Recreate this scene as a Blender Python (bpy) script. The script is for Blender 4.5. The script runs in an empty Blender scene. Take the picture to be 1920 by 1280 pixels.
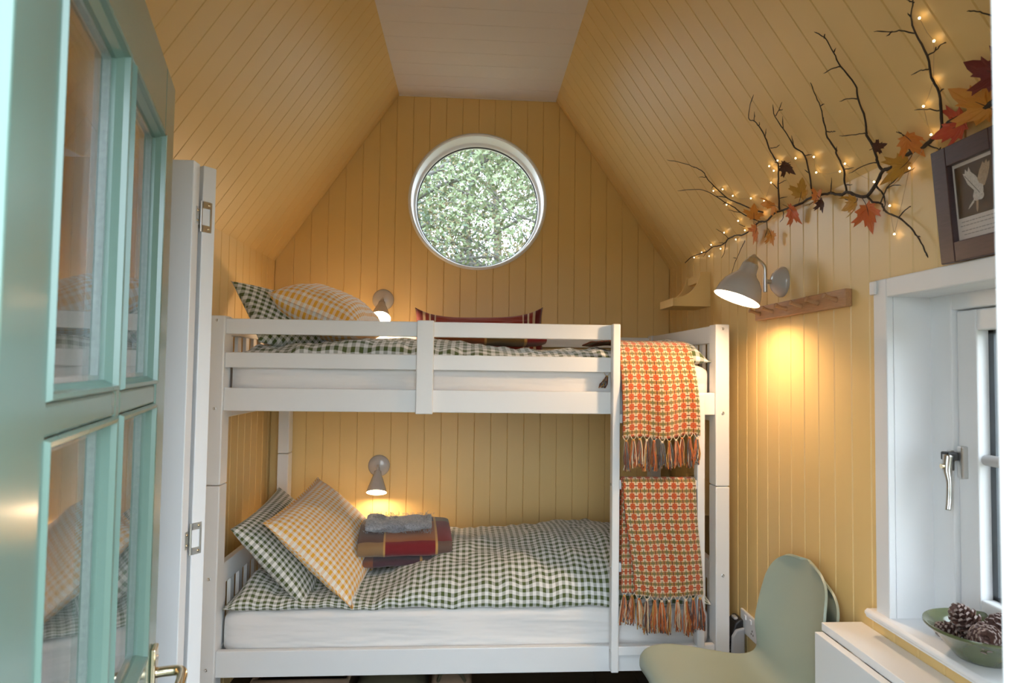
import bpy, math, random
from math import sin, cos, pi, sqrt, radians, floor
from mathutils import Vector, Matrix, noise

random.seed(11)
SC = bpy.context.scene
COL = SC.collection

# ------------------------------------------------------------------ camera
cam_data = bpy.data.cameras.new('camera')
cam_data.sensor_width = 36.0
cam_data.lens = 1211.87 / 1920.0 * 36.0
cam_data.dof.use_dof = True
cam_data.dof.focus_distance = 2.75
cam_data.dof.aperture_fstop = 7.0
cam_data.clip_start = 0.02
cam_data.clip_end = 300
cam = bpy.data.objects.new('camera', cam_data)
COL.objects.link(cam)
cam.matrix_world = (Matrix.Translation((-0.0205, -2.4663, 1.40))
                    @ Matrix.Rotation(-0.0639, 4, 'Z')
                    @ Matrix.Rotation(pi / 2 + 0.0418, 4, 'X')
                    @ Matrix.Rotation(0.0131, 4, 'Z'))
SC.camera = cam

# ------------------------------------------------------------------ sky (overcast) and exposure
world = bpy.data.worlds.new('overcast_sky')
SC.world = world
world.use_nodes = True
bg = world.node_tree.nodes['Background']
bg.inputs['Color'].default_value = (0.77, 0.90, 1.0, 1)
bg.inputs['Strength'].default_value = 6.6
SC.view_settings.view_transform = 'Standard'
SC.view_settings.look = 'None'
SC.view_settings.gamma = 1.0
SC.view_settings.use_curve_mapping = False
SC.view_settings.exposure = 0.22
BULB = 480.0            # radiance of the wall lamp bulbs
WARM = (1.0, 0.68, 0.40)

# ------------------------------------------------------------------ mesh helpers
ORG = {}


class MB:
    def __init__(self):
        self.v, self.f, self.uv, self.mi = [], [], [], []

    def add(self, vs, fs, mi=0, uvs=None):
        o = len(self.v)
        self.v += [tuple(p) for p in vs]
        self.uv += list(uvs) if uvs else [(0.0, 0.0)] * len(vs)
        self.f += [tuple(i + o for i in f) for f in fs]
        self.mi += [mi] * len(fs)
        return self

    def box(self, x0, x1, y0, y1, z0, z1, mi=0):
        vs = [(x, y, z) for z in (z0, z1) for y in (y0, y1) for x in (x0, x1)]
        fs = [(0, 2, 3, 1), (4, 5, 7, 6), (0, 1, 5, 4), (2, 6, 7, 3), (0, 4, 6, 2), (1, 3, 7, 5)]
        return self.add(vs, fs, mi)

    def obox(self, c, ax, ay, az, mi=0):
        c, ax, ay, az = Vector(c), Vector(ax), Vector(ay), Vector(az)
        vs = [c + sx * ax + sy * ay + sz * az for sz in (-1, 1) for sy in (-1, 1) for sx in (-1, 1)]
        fs = [(0, 2, 3, 1), (4, 5, 7, 6), (0, 1, 5, 4), (2, 6, 7, 3), (0, 4, 6, 2), (1, 3, 7, 5)]
        return self.add(vs, fs, mi)

    def tube(self, pts, r, seg=8, mi=0, cap=True):
        pts = [Vector(p) for p in pts]
        n = len(pts)
        rs = r if isinstance(r, (list, tuple)) else [r] * n
        vs, fs = [], []
        up = None
        for i, p in enumerate(pts):
            t = (pts[min(i + 1, n - 1)] - pts[max(i - 1, 0)])
            t = t.normalized() if t.length > 1e-9 else Vector((0, 0, 1))
            if up is None:
                up = t.orthogonal().normalized()
            up = (up - t * up.dot(t))
            up = up.normalized() if up.length > 1e-6 else t.orthogonal().normalized()
            b = t.cross(up)
            for k in range(seg):
                a = 2 * pi * k / seg
                vs.append(p + (up * cos(a) + b * sin(a)) * rs[i])
        for i in range(n - 1):
            for k in range(seg):
                a, b2 = i * seg + k, i * seg + (k + 1) % seg
                fs.append((a, b2, b2 + seg, a + seg))
        if cap:
            fs.append(tuple(range(seg - 1, -1, -1)))
            fs.append(tuple((n - 1) * seg + k for k in range(seg)))
        return self.add(vs, fs, mi)

    def lathe(self, prof, o, axis, seg=32, mi=0):
        o, axis = Vector(o), Vector(axis).normalized()
        a = axis.orthogonal().normalized()
        b = axis.cross(a)
        vs, fs = [], []
        for r, h in prof:
            for k in range(seg):
                t = 2 * pi * k / seg
                vs.append(o + axis * h + (a * cos(t) + b * sin(t)) * max(r, 1e-5))
        for i in range(len(prof) - 1):
            for k in range(seg):
                p, q = i * seg + k, i * seg + (k + 1) % seg
                fs.append((p, q, q + seg, p + seg))
        return self.add(vs, fs, mi)

    def grid(self, fn, nu, nv, uvfn=None, mi=0, flip=False):
        vs, uvs, fs = [], [], []
        for j in range(nv + 1):
            for i in range(nu + 1):
                u, v = i / nu, j / nv
                p = fn(u, v)
                vs.append(tuple(p))
                uvs.append(uvfn(u, v) if uvfn else (u, v))
        for j in range(nv):
            for i in range(nu):
                a = j * (nu + 1) + i
                q = (a, a + 1, a + nu + 2, a + nu + 1)
                fs.append(q[::-1] if flip else q)
        return self.add(vs, fs, mi, uvs)

    def prism(self, poly, o, ex, ey, ez, depth, mi=0):
        """poly of 2D points in (ex, ey), extruded along ez by depth"""
        o, ex, ey, ez = Vector(o), Vector(ex), Vector(ey), Vector(ez)
        n = len(poly)
        vs = [o + ex * p[0] + ey * p[1] for p in poly] + [o + ex * p[0] + ey * p[1] + ez * depth for p in poly]
        fs = [tuple(range(n - 1, -1, -1)), tuple(range(n, 2 * n))]
        fs += [(i, (i + 1) % n, n + (i + 1) % n, n + i) for i in range(n)]
        return self.add(vs, fs, mi)

    def sphere(self, c, r, seg=16, rings=10, mi=0, sc=(1, 1, 1)):
        c = Vector(c)
        vs, fs = [], []
        for j in range(rings + 1):
            th = pi * j / rings
            for k in range(seg):
                a = 2 * pi * k / seg
                vs.append((c.x + r * sc[0] * sin(th) * cos(a), c.y + r * sc[1] * sin(th) * sin(a), c.z + r * sc[2] * cos(th)))
        for j in range(rings):
            for k in range(seg):
                p, q = j * seg + k, j * seg + (k + 1) % seg
                fs.append((p, p + seg, q + seg, q))
        return self.add(vs, fs, mi)


def tag(o, label=None, cat=None, group=None, kind=None):
    if label: o['label'] = label
    if cat: o['category'] = cat
    if group: o['group'] = group
    if kind: o['kind'] = kind
    return o


def link(o, parent, org):
    COL.objects.link(o)
    ORG[o.name] = Vector(org)
    if parent is not None:
        o.parent = parent
        o.location = Vector(org) - ORG[parent.name]
    else:
        o.location = org
    return o


def empty(name, loc, label=None, cat=None, group=None, kind=None, parent=None):
    o = bpy.data.objects.new(name, None)
    o.empty_display_size = 0.05
    link(o, parent, loc)
    return tag(o, label, cat, group, kind)


def obj(name, mb, mats, parent=None, smooth=False, bevel=0.0, solid=0.0, sub=0, org=None, angle=None, label=None):
    if org is None:
        xs, ys, zs = zip(*mb.v)
        org = ((min(xs) + max(xs)) / 2, (min(ys) + max(ys)) / 2, min(zs))
    ox, oy, oz = org
    me = bpy.data.meshes.new(name)
    me.from_pydata([(x - ox, y - oy, z - oz) for x, y, z in mb.v], [], mb.f)
    for m in (mats if isinstance(mats, (list, tuple)) else [mats]):
        me.materials.append(m)
    uvl = me.uv_layers.new(name='UVMap')
    li = [0] * len(me.loops)
    me.loops.foreach_get('vertex_index', li)
    flat = [c for i in li for c in mb.uv[i]]
    uvl.data.foreach_set('uv', flat)
    me.polygons.foreach_set('material_index', mb.mi)
    if smooth:
        me.polygons.foreach_set('use_smooth', [True] * len(me.polygons))
    me.update()
    o = bpy.data.objects.new(name, me)
    link(o, parent, org)
    if smooth and angle:
        me.set_sharp_from_angle(angle=radians(angle))
    if solid:
        m = o.modifiers.new('thickness', 'SOLIDIFY'); m.thickness = solid; m.offset = 0
    if bevel:
        m = o.modifiers.new('bevel', 'BEVEL'); m.width = bevel; m.segments = 2; m.limit_method = 'ANGLE'; m.angle_limit = radians(40)
    if sub:
        m = o.modifiers.new('subdivision', 'SUBSURF'); m.levels = sub; m.render_levels = sub
    if label:
        o['label'] = label
    return o


def dup(o, delta=(0, 0, 0), parent=None, label=None):
    c = o.copy()
    COL.objects.link(c)
    if parent is None:
        c.location = o.location + Vector(delta)
        ORG[c.name] = ORG[o.name] + Vector(delta)
    else:
        c.parent = parent
    if label: c['label'] = label
    for ch in list(o.children):
        dup(ch, parent=c)
    return c


def share(o, org, parent, name=None):
    """another object on the same mesh, set down at org"""
    c = bpy.data.objects.new(name or o.name.split('.')[0], o.data)
    for m in o.modifiers:
        n = c.modifiers.new(m.name, m.type)
        if m.type == 'BEVEL':
            n.width, n.segments, n.limit_method, n.angle_limit = m.width, m.segments, m.limit_method, m.angle_limit
    return link(c, parent, org)


def nz(x, y=0.0, z=0.0):
    return noise.noise(Vector((x, y, z)))


def sm(a, b, x):
    t = min(1.0, max(0.0, (x - a) / (b - a)))
    return t * t * (3 - 2 * t)


def lerp(a, b, t):
    return a + (b - a) * t


def cat_rom(pts, n):
    out = []
    P = [pts[0]] + list(pts) + [pts[-1]]
    for i in range(1, len(P) - 2):
        for k in range(n):
            t = k / n
            out.append(tuple(0.5 * (2 * b + (c - a) * t + (2 * a - 5 * b + 4 * c - d) * t * t + (3 * b - a - 3 * c + d) * t ** 3)
                             for a, b, c, d in zip(P[i - 1], P[i], P[i + 1], P[i + 2])))
    out.append(tuple(pts[-1]))
    return out


# ------------------------------------------------------------------ materials
def mat(name, col, rough=0.5, metal=0.0, spec=0.5, noise_scale=0.0, noise_amt=0.0, bump=0.0, bump_scale=200.0, coat=0.0,
        sheen=0.0, emit=None, emit_s=0.0, stretch=None, trans=0.0):
    m = bpy.data.materials.new(name)
    m.use_nodes = True
    nt = m.node_tree
    b = nt.nodes['Principled BSDF']
    b.inputs['Base Color'].default_value = (*col, 1)
    b.inputs['Roughness'].default_value = rough
    b.inputs['Metallic'].default_value = metal
    b.inputs['Specular IOR Level'].default_value = spec
    b.inputs['Coat Weight'].default_value = coat
    b.inputs['Coat Roughness'].default_value = 0.15
    b.inputs['Sheen Weight'].default_value = sheen
    tc = nt.nodes.new('ShaderNodeTexCoord')
    src = tc.outputs['Object']
    if stretch:
        mp = nt.nodes.new('ShaderNodeMapping')
        mp.inputs['Scale'].default_value = stretch
        nt.links.new(src, mp.inputs['Vector'])
        src = mp.outputs['Vector']
    if noise_amt:
        t = nt.nodes.new('ShaderNodeTexNoise')
        t.inputs['Scale'].default_value = noise_scale
        t.inputs['Detail'].default_value = 5
        nt.links.new(src, t.inputs['Vector'])
        mx = nt.nodes.new('ShaderNodeMix'); mx.data_type = 'RGBA'
        mx.inputs['A'].default_value = (*[max(0, c * (1 - noise_amt)) for c in col], 1)
        mx.inputs['B'].default_value = (*[min(1, c * (1 + noise_amt)) for c in col], 1)
        nt.links.new(t.outputs['Fac'], mx.inputs['Factor'])
        nt.links.new(mx.outputs['Result'], b.inputs['Base Color'])
    if bump:
        t2 = nt.nodes.new('ShaderNodeTexNoise')
        t2.inputs['Scale'].default_value = bump_scale
        nt.links.new(src, t2.inputs['Vector'])
        bp = nt.nodes.new('ShaderNodeBump')
        bp.inputs['Strength'].default_value = bump
        bp.inputs['Distance'].default_value = 0.002 if bump_scale > 20 else 0.03
        nt.links.new(t2.outputs['Fac'], bp.inputs['Height'])
        nt.links.new(bp.outputs['Normal'], b.inputs['Normal'])
    if emit:
        b.inputs['Emission Color'].default_value = (*emit, 1)
        b.inputs['Emission Strength'].default_value = emit_s
    if trans:
        b.inputs['Transmission Weight'].default_value = trans
    return m


class NT:
    """tiny node-math builder"""
    def __init__(self, nt): self.nt = nt

    def m(self, op, a, b=None, c=None):
        n = self.nt.nodes.new('ShaderNodeMath'); n.operation = op
        for i, x in enumerate((a, b, c)):
            if x is None: continue
            if isinstance(x, (int, float)): n.inputs[i].default_value = x
            else: self.nt.links.new(x, n.inputs[i])
        return n.outputs[0]

    def mix(self, f, a, b):
        n = self.nt.nodes.new('ShaderNodeMix'); n.data_type = 'RGBA'
        for k, x in (('A', a), ('B', b)):
            if isinstance(x, tuple): n.inputs[k].default_value = (*x, 1)
            else: self.nt.links.new(x, n.inputs[k])
        if isinstance(f, (int, float)): n.inputs['Factor'].default_value = f
        else: self.nt.links.new(f, n.inputs['Factor'])
        return n.outputs['Result']


def cloth_base(name, rough=0.9, sheen=0.3):
    m = bpy.data.materials.new(name); m.use_nodes = True
    nt = m.node_tree
    b = nt.nodes['Principled BSDF']
    b.inputs['Roughness'].default_value = rough
    b.inputs['Specular IOR Level'].default_value = 0.2
    b.inputs['Sheen Weight'].default_value = sheen
    uv = nt.nodes.new('ShaderNodeUVMap'); uv.uv_map = 'UVMap'
    sp = nt.nodes.new('ShaderNodeSeparateXYZ')
    nt.links.new(uv.outputs['UV'], sp.inputs[0])
    return m, nt, b, NT(nt), sp.outputs['X'], sp.outputs['Y'], uv.outputs['UV']


def gingham(name, col, white, period):
    m, nt, b, N, u, v, uv = cloth_base(name)
    a = N.m('GREATER_THAN', N.m('FRACT', N.m('DIVIDE', u, period)), 0.5)
    c = N.m('GREATER_THAN', N.m('FRACT', N.m('DIVIDE', v, period)), 0.5)
    both = N.m('MULTIPLY', a, c)
    one = N.m('MAXIMUM', a, c)
    mid = tuple(0.5 * (p + q) for p, q in zip(col, white))
    r = N.mix(both, N.mix(one, white, mid), col)
    t = nt.nodes.new('ShaderNodeTexNoise'); t.inputs['Scale'].default_value = 900
    nt.links.new(uv, t.inputs['Vector'])
    nt.links.new(r, b.inputs['Base Color'])
    bp = nt.nodes.new('ShaderNodeBump'); bp.inputs['Strength'].default_value = 0.25; bp.inputs['Distance'].default_value = 0.001
    nt.links.new(t.outputs['Fac'], bp.inputs['Height']); nt.links.new(bp.outputs['Normal'], b.inputs['Normal'])
    return m


def woven_flowers(name):
    m, nt, b, N, u, v, uv = cloth_base(name)
    per = 0.0345
    def cell(x, off, p_=per):
        return N.m('SUBTRACT', N.m('FRACT', N.m('ADD', N.m('DIVIDE', x, p_), off)), 0.5)
    x, y = cell(u, 0.5), cell(v, 0.5, per * 1.1)          # flower cell
    sx, sy = cell(u, 0.0), cell(v, 0.0, per * 1.1)        # star cell
    ax, ay = N.m('ABSOLUTE', x), N.m('ABSOLUTE', y)
    bx, by = N.m('ABSOLUTE', sx), N.m('ABSOLUTE', sy)
    d = N.m('SQRT', N.m('ADD', N.m('MULTIPLY', x, x), N.m('MULTIPLY', y, y)))
    ang = N.m('ARCTAN2', y, x)
    rad = N.m('ADD', 0.325, N.m('MULTIPLY', 0.035, N.m('COSINE', N.m('MULTIPLY', ang, 8.0))))
    flower = N.m('LESS_THAN', d, rad)
    core = N.m('LESS_THAN', d, 0.05)
    line = N.m('LESS_THAN', N.m('MINIMUM', ax, ay), 0.06)
    star = N.m('LESS_THAN', N.m('MULTIPLY', N.m('ADD', bx, 0.04), N.m('ADD', by, 0.04)), 0.024)
    star = N.m('MULTIPLY', star, N.m('LESS_THAN', N.m('MAXIMUM', bx, by), 0.36))
    must = N.m('GREATER_THAN', bx, 0.13)
    must = N.m('MULTIPLY', must, N.m('LESS_THAN', by, 0.16))
    r = N.mix(must, (0.68, 0.55, 0.39), (0.42, 0.20, 0.05))
    r = N.mix(star, r, (0.17, 0.16, 0.065))
    r = N.mix(line, r, (0.13, 0.045, 0.03))
    r = N.mix(flower, r, (0.52, 0.10, 0.026))
    r = N.mix(core, r, (0.22, 0.03, 0.02))
    nt.links.new(r, b.inputs['Base Color'])
    w = N.m('MULTIPLY', N.m('SINE', N.m('MULTIPLY', u, 2 * pi / 0.0028)), N.m('SINE', N.m('MULTIPLY', v, 2 * pi / 0.0028)))
    bp = nt.nodes.new('ShaderNodeBump'); bp.inputs['Strength'].default_value = 0.5; bp.inputs['Distance'].default_value = 0.002
    nt.links.new(w, bp.inputs['Height']); nt.links.new(bp.outputs['Normal'], b.inputs['Normal'])
    return m


def bands(name, axis, stops, rows=None):
    """woven stripes: stops = [(end, colour), ...] along u (0) or v (1); rows = second palette where v > rows"""
    m, nt, b, N, u, v, uv = cloth_base(name)
    c = (u, v)[axis]
    def chain(st):
        r = st[-1][1]
        for end, col in reversed(st[:-1]):
            r = N.mix(N.m('LESS_THAN', c, end), r, col)
        return r
    r = chain(stops)
    if rows:
        for lim, st in rows:
            r = N.mix(N.m('GREATER_THAN', (v, u)[axis], lim), r, chain(st))
    t = nt.nodes.new('ShaderNodeTexNoise'); t.inputs['Scale'].default_value = 500
    nt.links.new(uv, t.inputs['Vector'])
    mx = nt.nodes.new('ShaderNodeMix'); mx.data_type = 'RGBA'; mx.blend_type = 'MULTIPLY'; mx.inputs['Factor'].default_value = 0.35
    nt.links.new(r, mx.inputs['A']) if not isinstance(r, tuple) else None
    nt.links.new(t.outputs['Fac'], mx.inputs['B'])
    nt.links.new(mx.outputs['Result'], b.inputs['Base Color'])
    bp = nt.nodes.new('ShaderNodeBump'); bp.inputs['Strength'].default_value = 0.4; bp.inputs['Distance'].default_value = 0.002
    nt.links.new(t.outputs['Fac'], bp.inputs['Height']); nt.links.new(bp.outputs['Normal'], b.inputs['Normal'])
    return m


def glass(name, tint=(1, 1, 1)):
    m = bpy.data.materials.new(name); m.use_nodes = True
    nt = m.node_tree
    for n in list(nt.nodes):
        if n.type != 'OUTPUT_MATERIAL': nt.nodes.remove(n)
    out = [n for n in nt.nodes if n.type == 'OUTPUT_MATERIAL'][0]
    tr = nt.nodes.new('ShaderNodeBsdfTransparent'); tr.inputs['Color'].default_value = (*tint, 1)
    gl = nt.nodes.new('ShaderNodeBsdfGlossy'); gl.inputs['Roughness'].default_value = 0.0
    lw = nt.nodes.new('ShaderNodeLayerWeight'); lw.inputs['Blend'].default_value = 0.5
    N = NT(nt)
    fr = N.m('ADD', 0.04, N.m('MULTIPLY', 0.96, N.m('POWER', lw.outputs['Facing'], 5.0)))
    mx = nt.nodes.new('ShaderNodeMixShader')
    nt.links.new(fr, mx.inputs[0]); nt.links.new(tr.outputs[0], mx.inputs[1]); nt.links.new(gl.outputs[0], mx.inputs[2])
    nt.links.new(mx.outputs[0], out.inputs['Surface'])
    return m


M_YEL = mat('yellow_board_paint', (0.77, 0.54, 0.225), 0.42, noise_scale=3, noise_amt=0.03, bump=0.05, bump_scale=60)
M_CEIL = mat('white_ceiling_paint', (0.74, 0.68, 0.65), 0.6, noise_scale=2, noise_amt=0.02)
M_WHITE = mat('white_gloss_paint', (0.80, 0.80, 0.81), 0.32, noise_scale=8, noise_amt=0.015, bump=0.03, bump_scale=90)
M_BED = mat('white_lacquered_wood', (0.80, 0.80, 0.80), 0.35, noise_scale=6, noise_amt=0.02, bump=0.03, bump_scale=80)
M_GREEN = mat('sage_green_gloss_paint', (0.14, 0.235, 0.20), 0.25, noise_scale=6, noise_amt=0.04, coat=0.3)
M_FLOOR = mat('dark_brown_floor_boards', (0.035, 0.022, 0.018), 0.4, noise_scale=12, noise_amt=0.5, stretch=(1, 12, 1))
M_SHEET = mat('white_cotton_sheet', (0.80, 0.77, 0.75), 0.9, spec=0.15, noise_scale=5, noise_amt=0.02, bump=0.6, bump_scale=5, stretch=(0.7, 3, 4))
M_GREENG = gingham('green_gingham', (0.085, 0.112, 0.036), (0.80, 0.79, 0.77), 0.0255)
M_YELG = gingham('yellow_gingham', (0.80, 0.41, 0.05), (0.82, 0.79, 0.74), 0.0245)
M_WOVEN = woven_flowers('orange_flower_weave')
M_STEEL = mat('brushed_steel', (0.62, 0.61, 0.59), 0.3, metal=1.0, noise_scale=40, noise_amt=0.08)
M_BRASS = mat('polished_nickel_brass', (0.80, 0.68, 0.48), 0.15, metal=1.0, noise_scale=20, noise_amt=0.05)
M_LAMP = mat('warm_grey_enamel', (0.46, 0.43, 0.41), 0.25, noise_scale=10, noise_amt=0.03, coat=0.4)
M_LAMPIN = mat('white_enamel_inside', (0.88, 0.86, 0.82), 0.5, noise_scale=10, noise_amt=0.02)
M_BULB = mat('glowing_bulb', (1, 0.9, 0.75), 0.5, emit=WARM, emit_s=BULB)
M_FAIRY = mat('fairy_light_glow', (1, 0.85, 0.6), 0.5, emit=(1.0, 0.68, 0.33), emit_s=22)
M_GLASS = glass('clear_glass')
M_WIRE = mat('thin_copper_wire', (0.55, 0.38, 0.22), 0.3, metal=0.7, noise_scale=30, noise_amt=0.1)
M_OAK = mat('light_oak', (0.46, 0.25, 0.125), 0.5, noise_scale=9, noise_amt=0.35, stretch=(30, 2, 40))
M_TWIG = mat('dark_twig_bark', (0.045, 0.03, 0.02), 0.7, noise_scale=60, noise_amt=0.4, bump=0.3)
M_SHELL = mat('sage_plastic_shell', (0.34, 0.395, 0.325), 0.42, noise_scale=5, noise_amt=0.02, bump=0.03, bump_scale=900)
M_TABLE = mat('white_laminate', (0.80, 0.80, 0.80), 0.4, noise_scale=6, noise_amt=0.01)
M_PLUM = mat('plum_brown_stained_wood', (0.055, 0.027, 0.03), 0.35, noise_scale=9, noise_amt=0.4, stretch=(30, 3, 30))
M_BLACKP = mat('black_plastic', (0.02, 0.02, 0.022), 0.4, noise_scale=20, noise_amt=0.1)
M_GREYP = mat('silver_grey_plastic', (0.36, 0.37, 0.39), 0.35, noise_scale=20, noise_amt=0.05)
M_RUBBER = mat('dark_grey_gasket', (0.05, 0.06, 0.07), 0.5, noise_scale=20, noise_amt=0.1)
M_SPACER = mat('aluminium_spacer_bar', (0.62, 0.66, 0.68), 0.4, metal=0.6, noise_scale=160, noise_amt=0.3)

# ------------------------------------------------------------------ room shell
XL, XR, YB, YF = -1.055, 1.059, 0.99, -1.93
ZE, ZF, XF = 1.95, 2.864, 0.425          # eave height, flat ceiling height, half width of the flat ceiling
CXW, CZW, RW = 0.006, 2.296, 0.366       # round window
DOOR = (-0.415, 0.437, 2.00)             # entrance: x0, x1, top
BATH = (-1.27, -0.48, 1.925)             # opening in the left wall: y0, y1, top
WIN = (-1.62, -0.876, 0.775, 1.60)       # opening in the right wall: y0, y1, z0, z1


def gable(x):
    if x < -XF: return ZE + (ZF - ZE) * (x - XL) / (-XF - XL)
    if x > XF: return ZE + (ZF - ZE) * (XR - x) / (XR - XF)
    return ZF


def strip(cols, ivals, mp):
    """surface over columns [(s, depth)], each column giving intervals of t"""
    mb = MB()
    prev = None
    for s, d in cols:
        iv = ivals(s)
        if prev is not None and len(prev[2]) == len(iv):
            for (a0, a1), (b0, b1) in zip(prev[2], iv):
                if max(a1 - a0, b1 - b0) < 1e-6: continue
                mb.add([mp(prev[0], a0, prev[1]), mp(s, b0, d), mp(s, b1, d), mp(prev[0], a1, prev[1])], [(0, 1, 2, 3)])
        prev = (s, d, iv)
    return mb


def weld(o):
    m = o.modifiers.new('weld', 'WELD'); m.merge_threshold = 0.00005


def board_cols(a, b, extra=()):
    g, d = 0.0026, 0.0036
    xs = [(a, d), (a + g, 0.0)] + [(x, 0.0) for x in sorted(extra) if a + g < x < b - g] + [(b - g, 0.0), (b, d)]
    return xs


def cuts(lo, hi, phase, pitch):
    k = math.ceil((lo - phase) / pitch + 0.15)
    out = [lo]
    while phase + k * pitch < hi - 0.012:
        out.append(phase + k * pitch); k += 1
    return out + [hi]


# --- back wall with the round opening
def back_iv(x):
    top = gable(x)
    q = RW ** 2 - (x - CXW) ** 2
    if q < -1e-9: return [(0.0, top)]
    h = sqrt(max(q, 0))
    return [(0.0, CZW - h), (CZW + h, top)]


def back_board_iv(a, b):
    hit = b > CXW - RW and a < CXW + RW
    def f(x):
        top = gable(x)
        if not hit: return [(0.0, top)]
        h = sqrt(max(RW ** 2 - (x - CXW) ** 2, 0))
        return [(0.0, CZW - h), (CZW + h, top)]
    return f


circ = [CXW + RW * sin(pi / 2 * k / 24) for k in range(-24, 25)]
base_cols = [(x, 0.006) for x in sorted([XL - 0.1, XL, -XF, XF, XR, XR + 0.1] + circ)]
bf = lambda x, z, d: (x, YB + d, z)


def full_back_iv(x):
    top = gable(min(max(x, XL), XR)) if XL <= x <= XR else ZE
    h = sqrt(max(RW ** 2 - (x - CXW) ** 2, 0))
    return [(-0.1, CZW - h if h > 0 else CZW), (CZW + h, top + 0.1)] if abs(x - CXW) <= RW + 1e-6 else [(-0.1, CZW), (CZW, max(top + 0.1, CZW))]


mbk = strip(base_cols, full_back_iv, bf)
wall_back = obj('wall_back', mbk, M_YEL)
tag(wall_back, 'yellow boarded gable end wall with the round window', 'wall', kind='structure')
xc = cuts(XL, XR, 0.006, 0.0878)
for a, b in zip(xc[:-1], xc[1:]):
    ex = [x for x in circ + [-XF, XF] if a < x < b]
    o = obj('board', strip(board_cols(a, b, ex), back_board_iv(a, b), bf), M_YEL, wall_back)
    weld(o)

# --- side walls
def side(name, X, sgn, opening, phase, label):
    y0, y1, z0, z1 = opening
    mp = lambda y, z, d: (X + sgn * d, y, z)
    def iv(y, e=1e-4):
        if y0 - e <= y <= y1 + e: return [(0.0, z0), (z1, ZE)]
        return [(0.0, z0), (z0, ZE)] if z0 > 0 else [(0.0, 0.0), (0.0, ZE)]
    def slab(ya, yb, za, zb, mb):
        xs = sorted((X + sgn * 0.006, X + sgn * 0.09))
        mb.box(xs[0], xs[1], ya, yb, za, zb)
    mb = MB()
    slab(YF - 0.1, y0, -0.1, ZE + 0.04, mb); slab(y1, YB + 0.1, -0.1, ZE + 0.04, mb)
    slab(y0, y1, z1, ZE + 0.04, mb)
    if z0 > 0: slab(y0, y1, -0.1, z0, mb)
    w = tag(obj(name, mb, M_YEL), label, 'wall', kind='structure')
    yc = cuts(YF, YB, phase, 0.0868)
    for a, b in zip(yc[:-1], yc[1:]):
        pieces = [(a, b, 0.0, ZE)]
        if a < y1 and b > y0:
            pieces = []
            lo, hi = max(a, y0), min(b, y1)
            if a < lo: pieces.append((a, lo, 0.0, ZE))
            if hi < b: pieces.append((hi, b, 0.0, ZE))
            pieces.append((lo, hi, z1, ZE))
            if z0 > 0: pieces.append((lo, hi, 0.0, z0))
        mb = MB()
        for p, q, s, t in pieces:
            cols = [(p, 0.0045 if p == a else 0), (min(p + 0.0032, (p + q) / 2), 0), (max(q - 0.0032, (p + q) / 2), 0), (q, 0.0045 if q == b else 0)]
            sub = strip(cols, lambda y, s=s, t=t: [(s, t)], mp)
            mb.add(sub.v, [f[::-1] for f in sub.f] if sgn > 0 else sub.f)
        weld(obj('board', mb, M_YEL, w))
    return w


wall_left = side('wall_left', XL, -1, (BATH[0], BATH[1], 0.0, BATH[2]), 0.259, 'yellow boarded side wall beside the folding door and bunk head')
wall_right = side('wall_right', XR, 1, WIN, -0.002, 'yellow boarded side wall with the casement window and pegs')

# --- sloped ceilings, boards running from eave to flat
SL = sqrt((XR - XF) ** 2 + (ZF - ZE) ** 2)
def slope(name, sgn, phase, label):
    xe = XR if sgn > 0 else XL
    ex = Vector((sgn * XF - xe, 0, ZF - ZE)).normalized()
    nrm = Vector((-ex.z * -sgn, 0, ex.x * sgn)); nrm = Vector((sgn * abs(ex.z), 0, abs(ex.x)))
    L = (Vector((sgn * XF, 0, ZF)) - Vector((xe, 0, ZE))).length
    o0 = Vector((xe, 0, ZE))
    mp = lambda y, t, d: tuple(o0 + ex * t + nrm * d + Vector((0, y, 0)))
    mb = MB()
    c = o0 + ex * L / 2 + nrm * 0.05 + Vector((0, (YF + YB) / 2, 0))
    mb.obox(c, ex * (L / 2 + 0.06), Vector((0, (YB - YF) / 2 + 0.1, 0)), nrm * 0.044)
    w = tag(obj(name, mb, M_YEL), label, 'ceiling', kind='structure')
    yc = cuts(YF, YB, phase, 0.0866)
    for a, b in zip(yc[:-1], yc[1:]):
        s = strip(board_cols(a, b), lambda y: [(0.0, L)], mp)
        mb = MB().add(s.v, [f[::-1] for f in s.f] if sgn > 0 else s.f)
        weld(obj('board', mb, M_YEL, w))
    return w


slope('ceiling_left', -1, 0.253, 'sloping yellow boarded ceiling above the green glazed door')
slope('ceiling_right', 1, -0.003, 'sloping yellow boarded ceiling above the twig garland')
ceil = tag(obj('ceiling', MB().box(-XF - 0.05, XF + 0.05, YF - 0.1, YB + 0.1, ZF + 0.006, ZF + 0.1), M_CEIL),
           'flat white boarded ceiling strip between the two slopes', 'ceiling', kind='structure')
yy = YB
while yy > YF + 0.02:
    ya = max(YF, yy - 0.1245)
    mb = MB()
    cols = [(ya, 0.002), (ya + 0.002, 0.0), (yy - 0.002, 0.0), (yy, 0.002)]
    s = strip(cols, lambda y: [(-XF, XF)], lambda y, x, d: (x, y, ZF + d))
    weld(obj('plank', MB().add(s.v, s.f), M_CEIL, ceil))
    yy = ya
obj('edge_trim', MB().box(-XF, XF, YB - 0.008, YB, ZF - 0.006, ZF + 0.004), M_CEIL, ceil)

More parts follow.
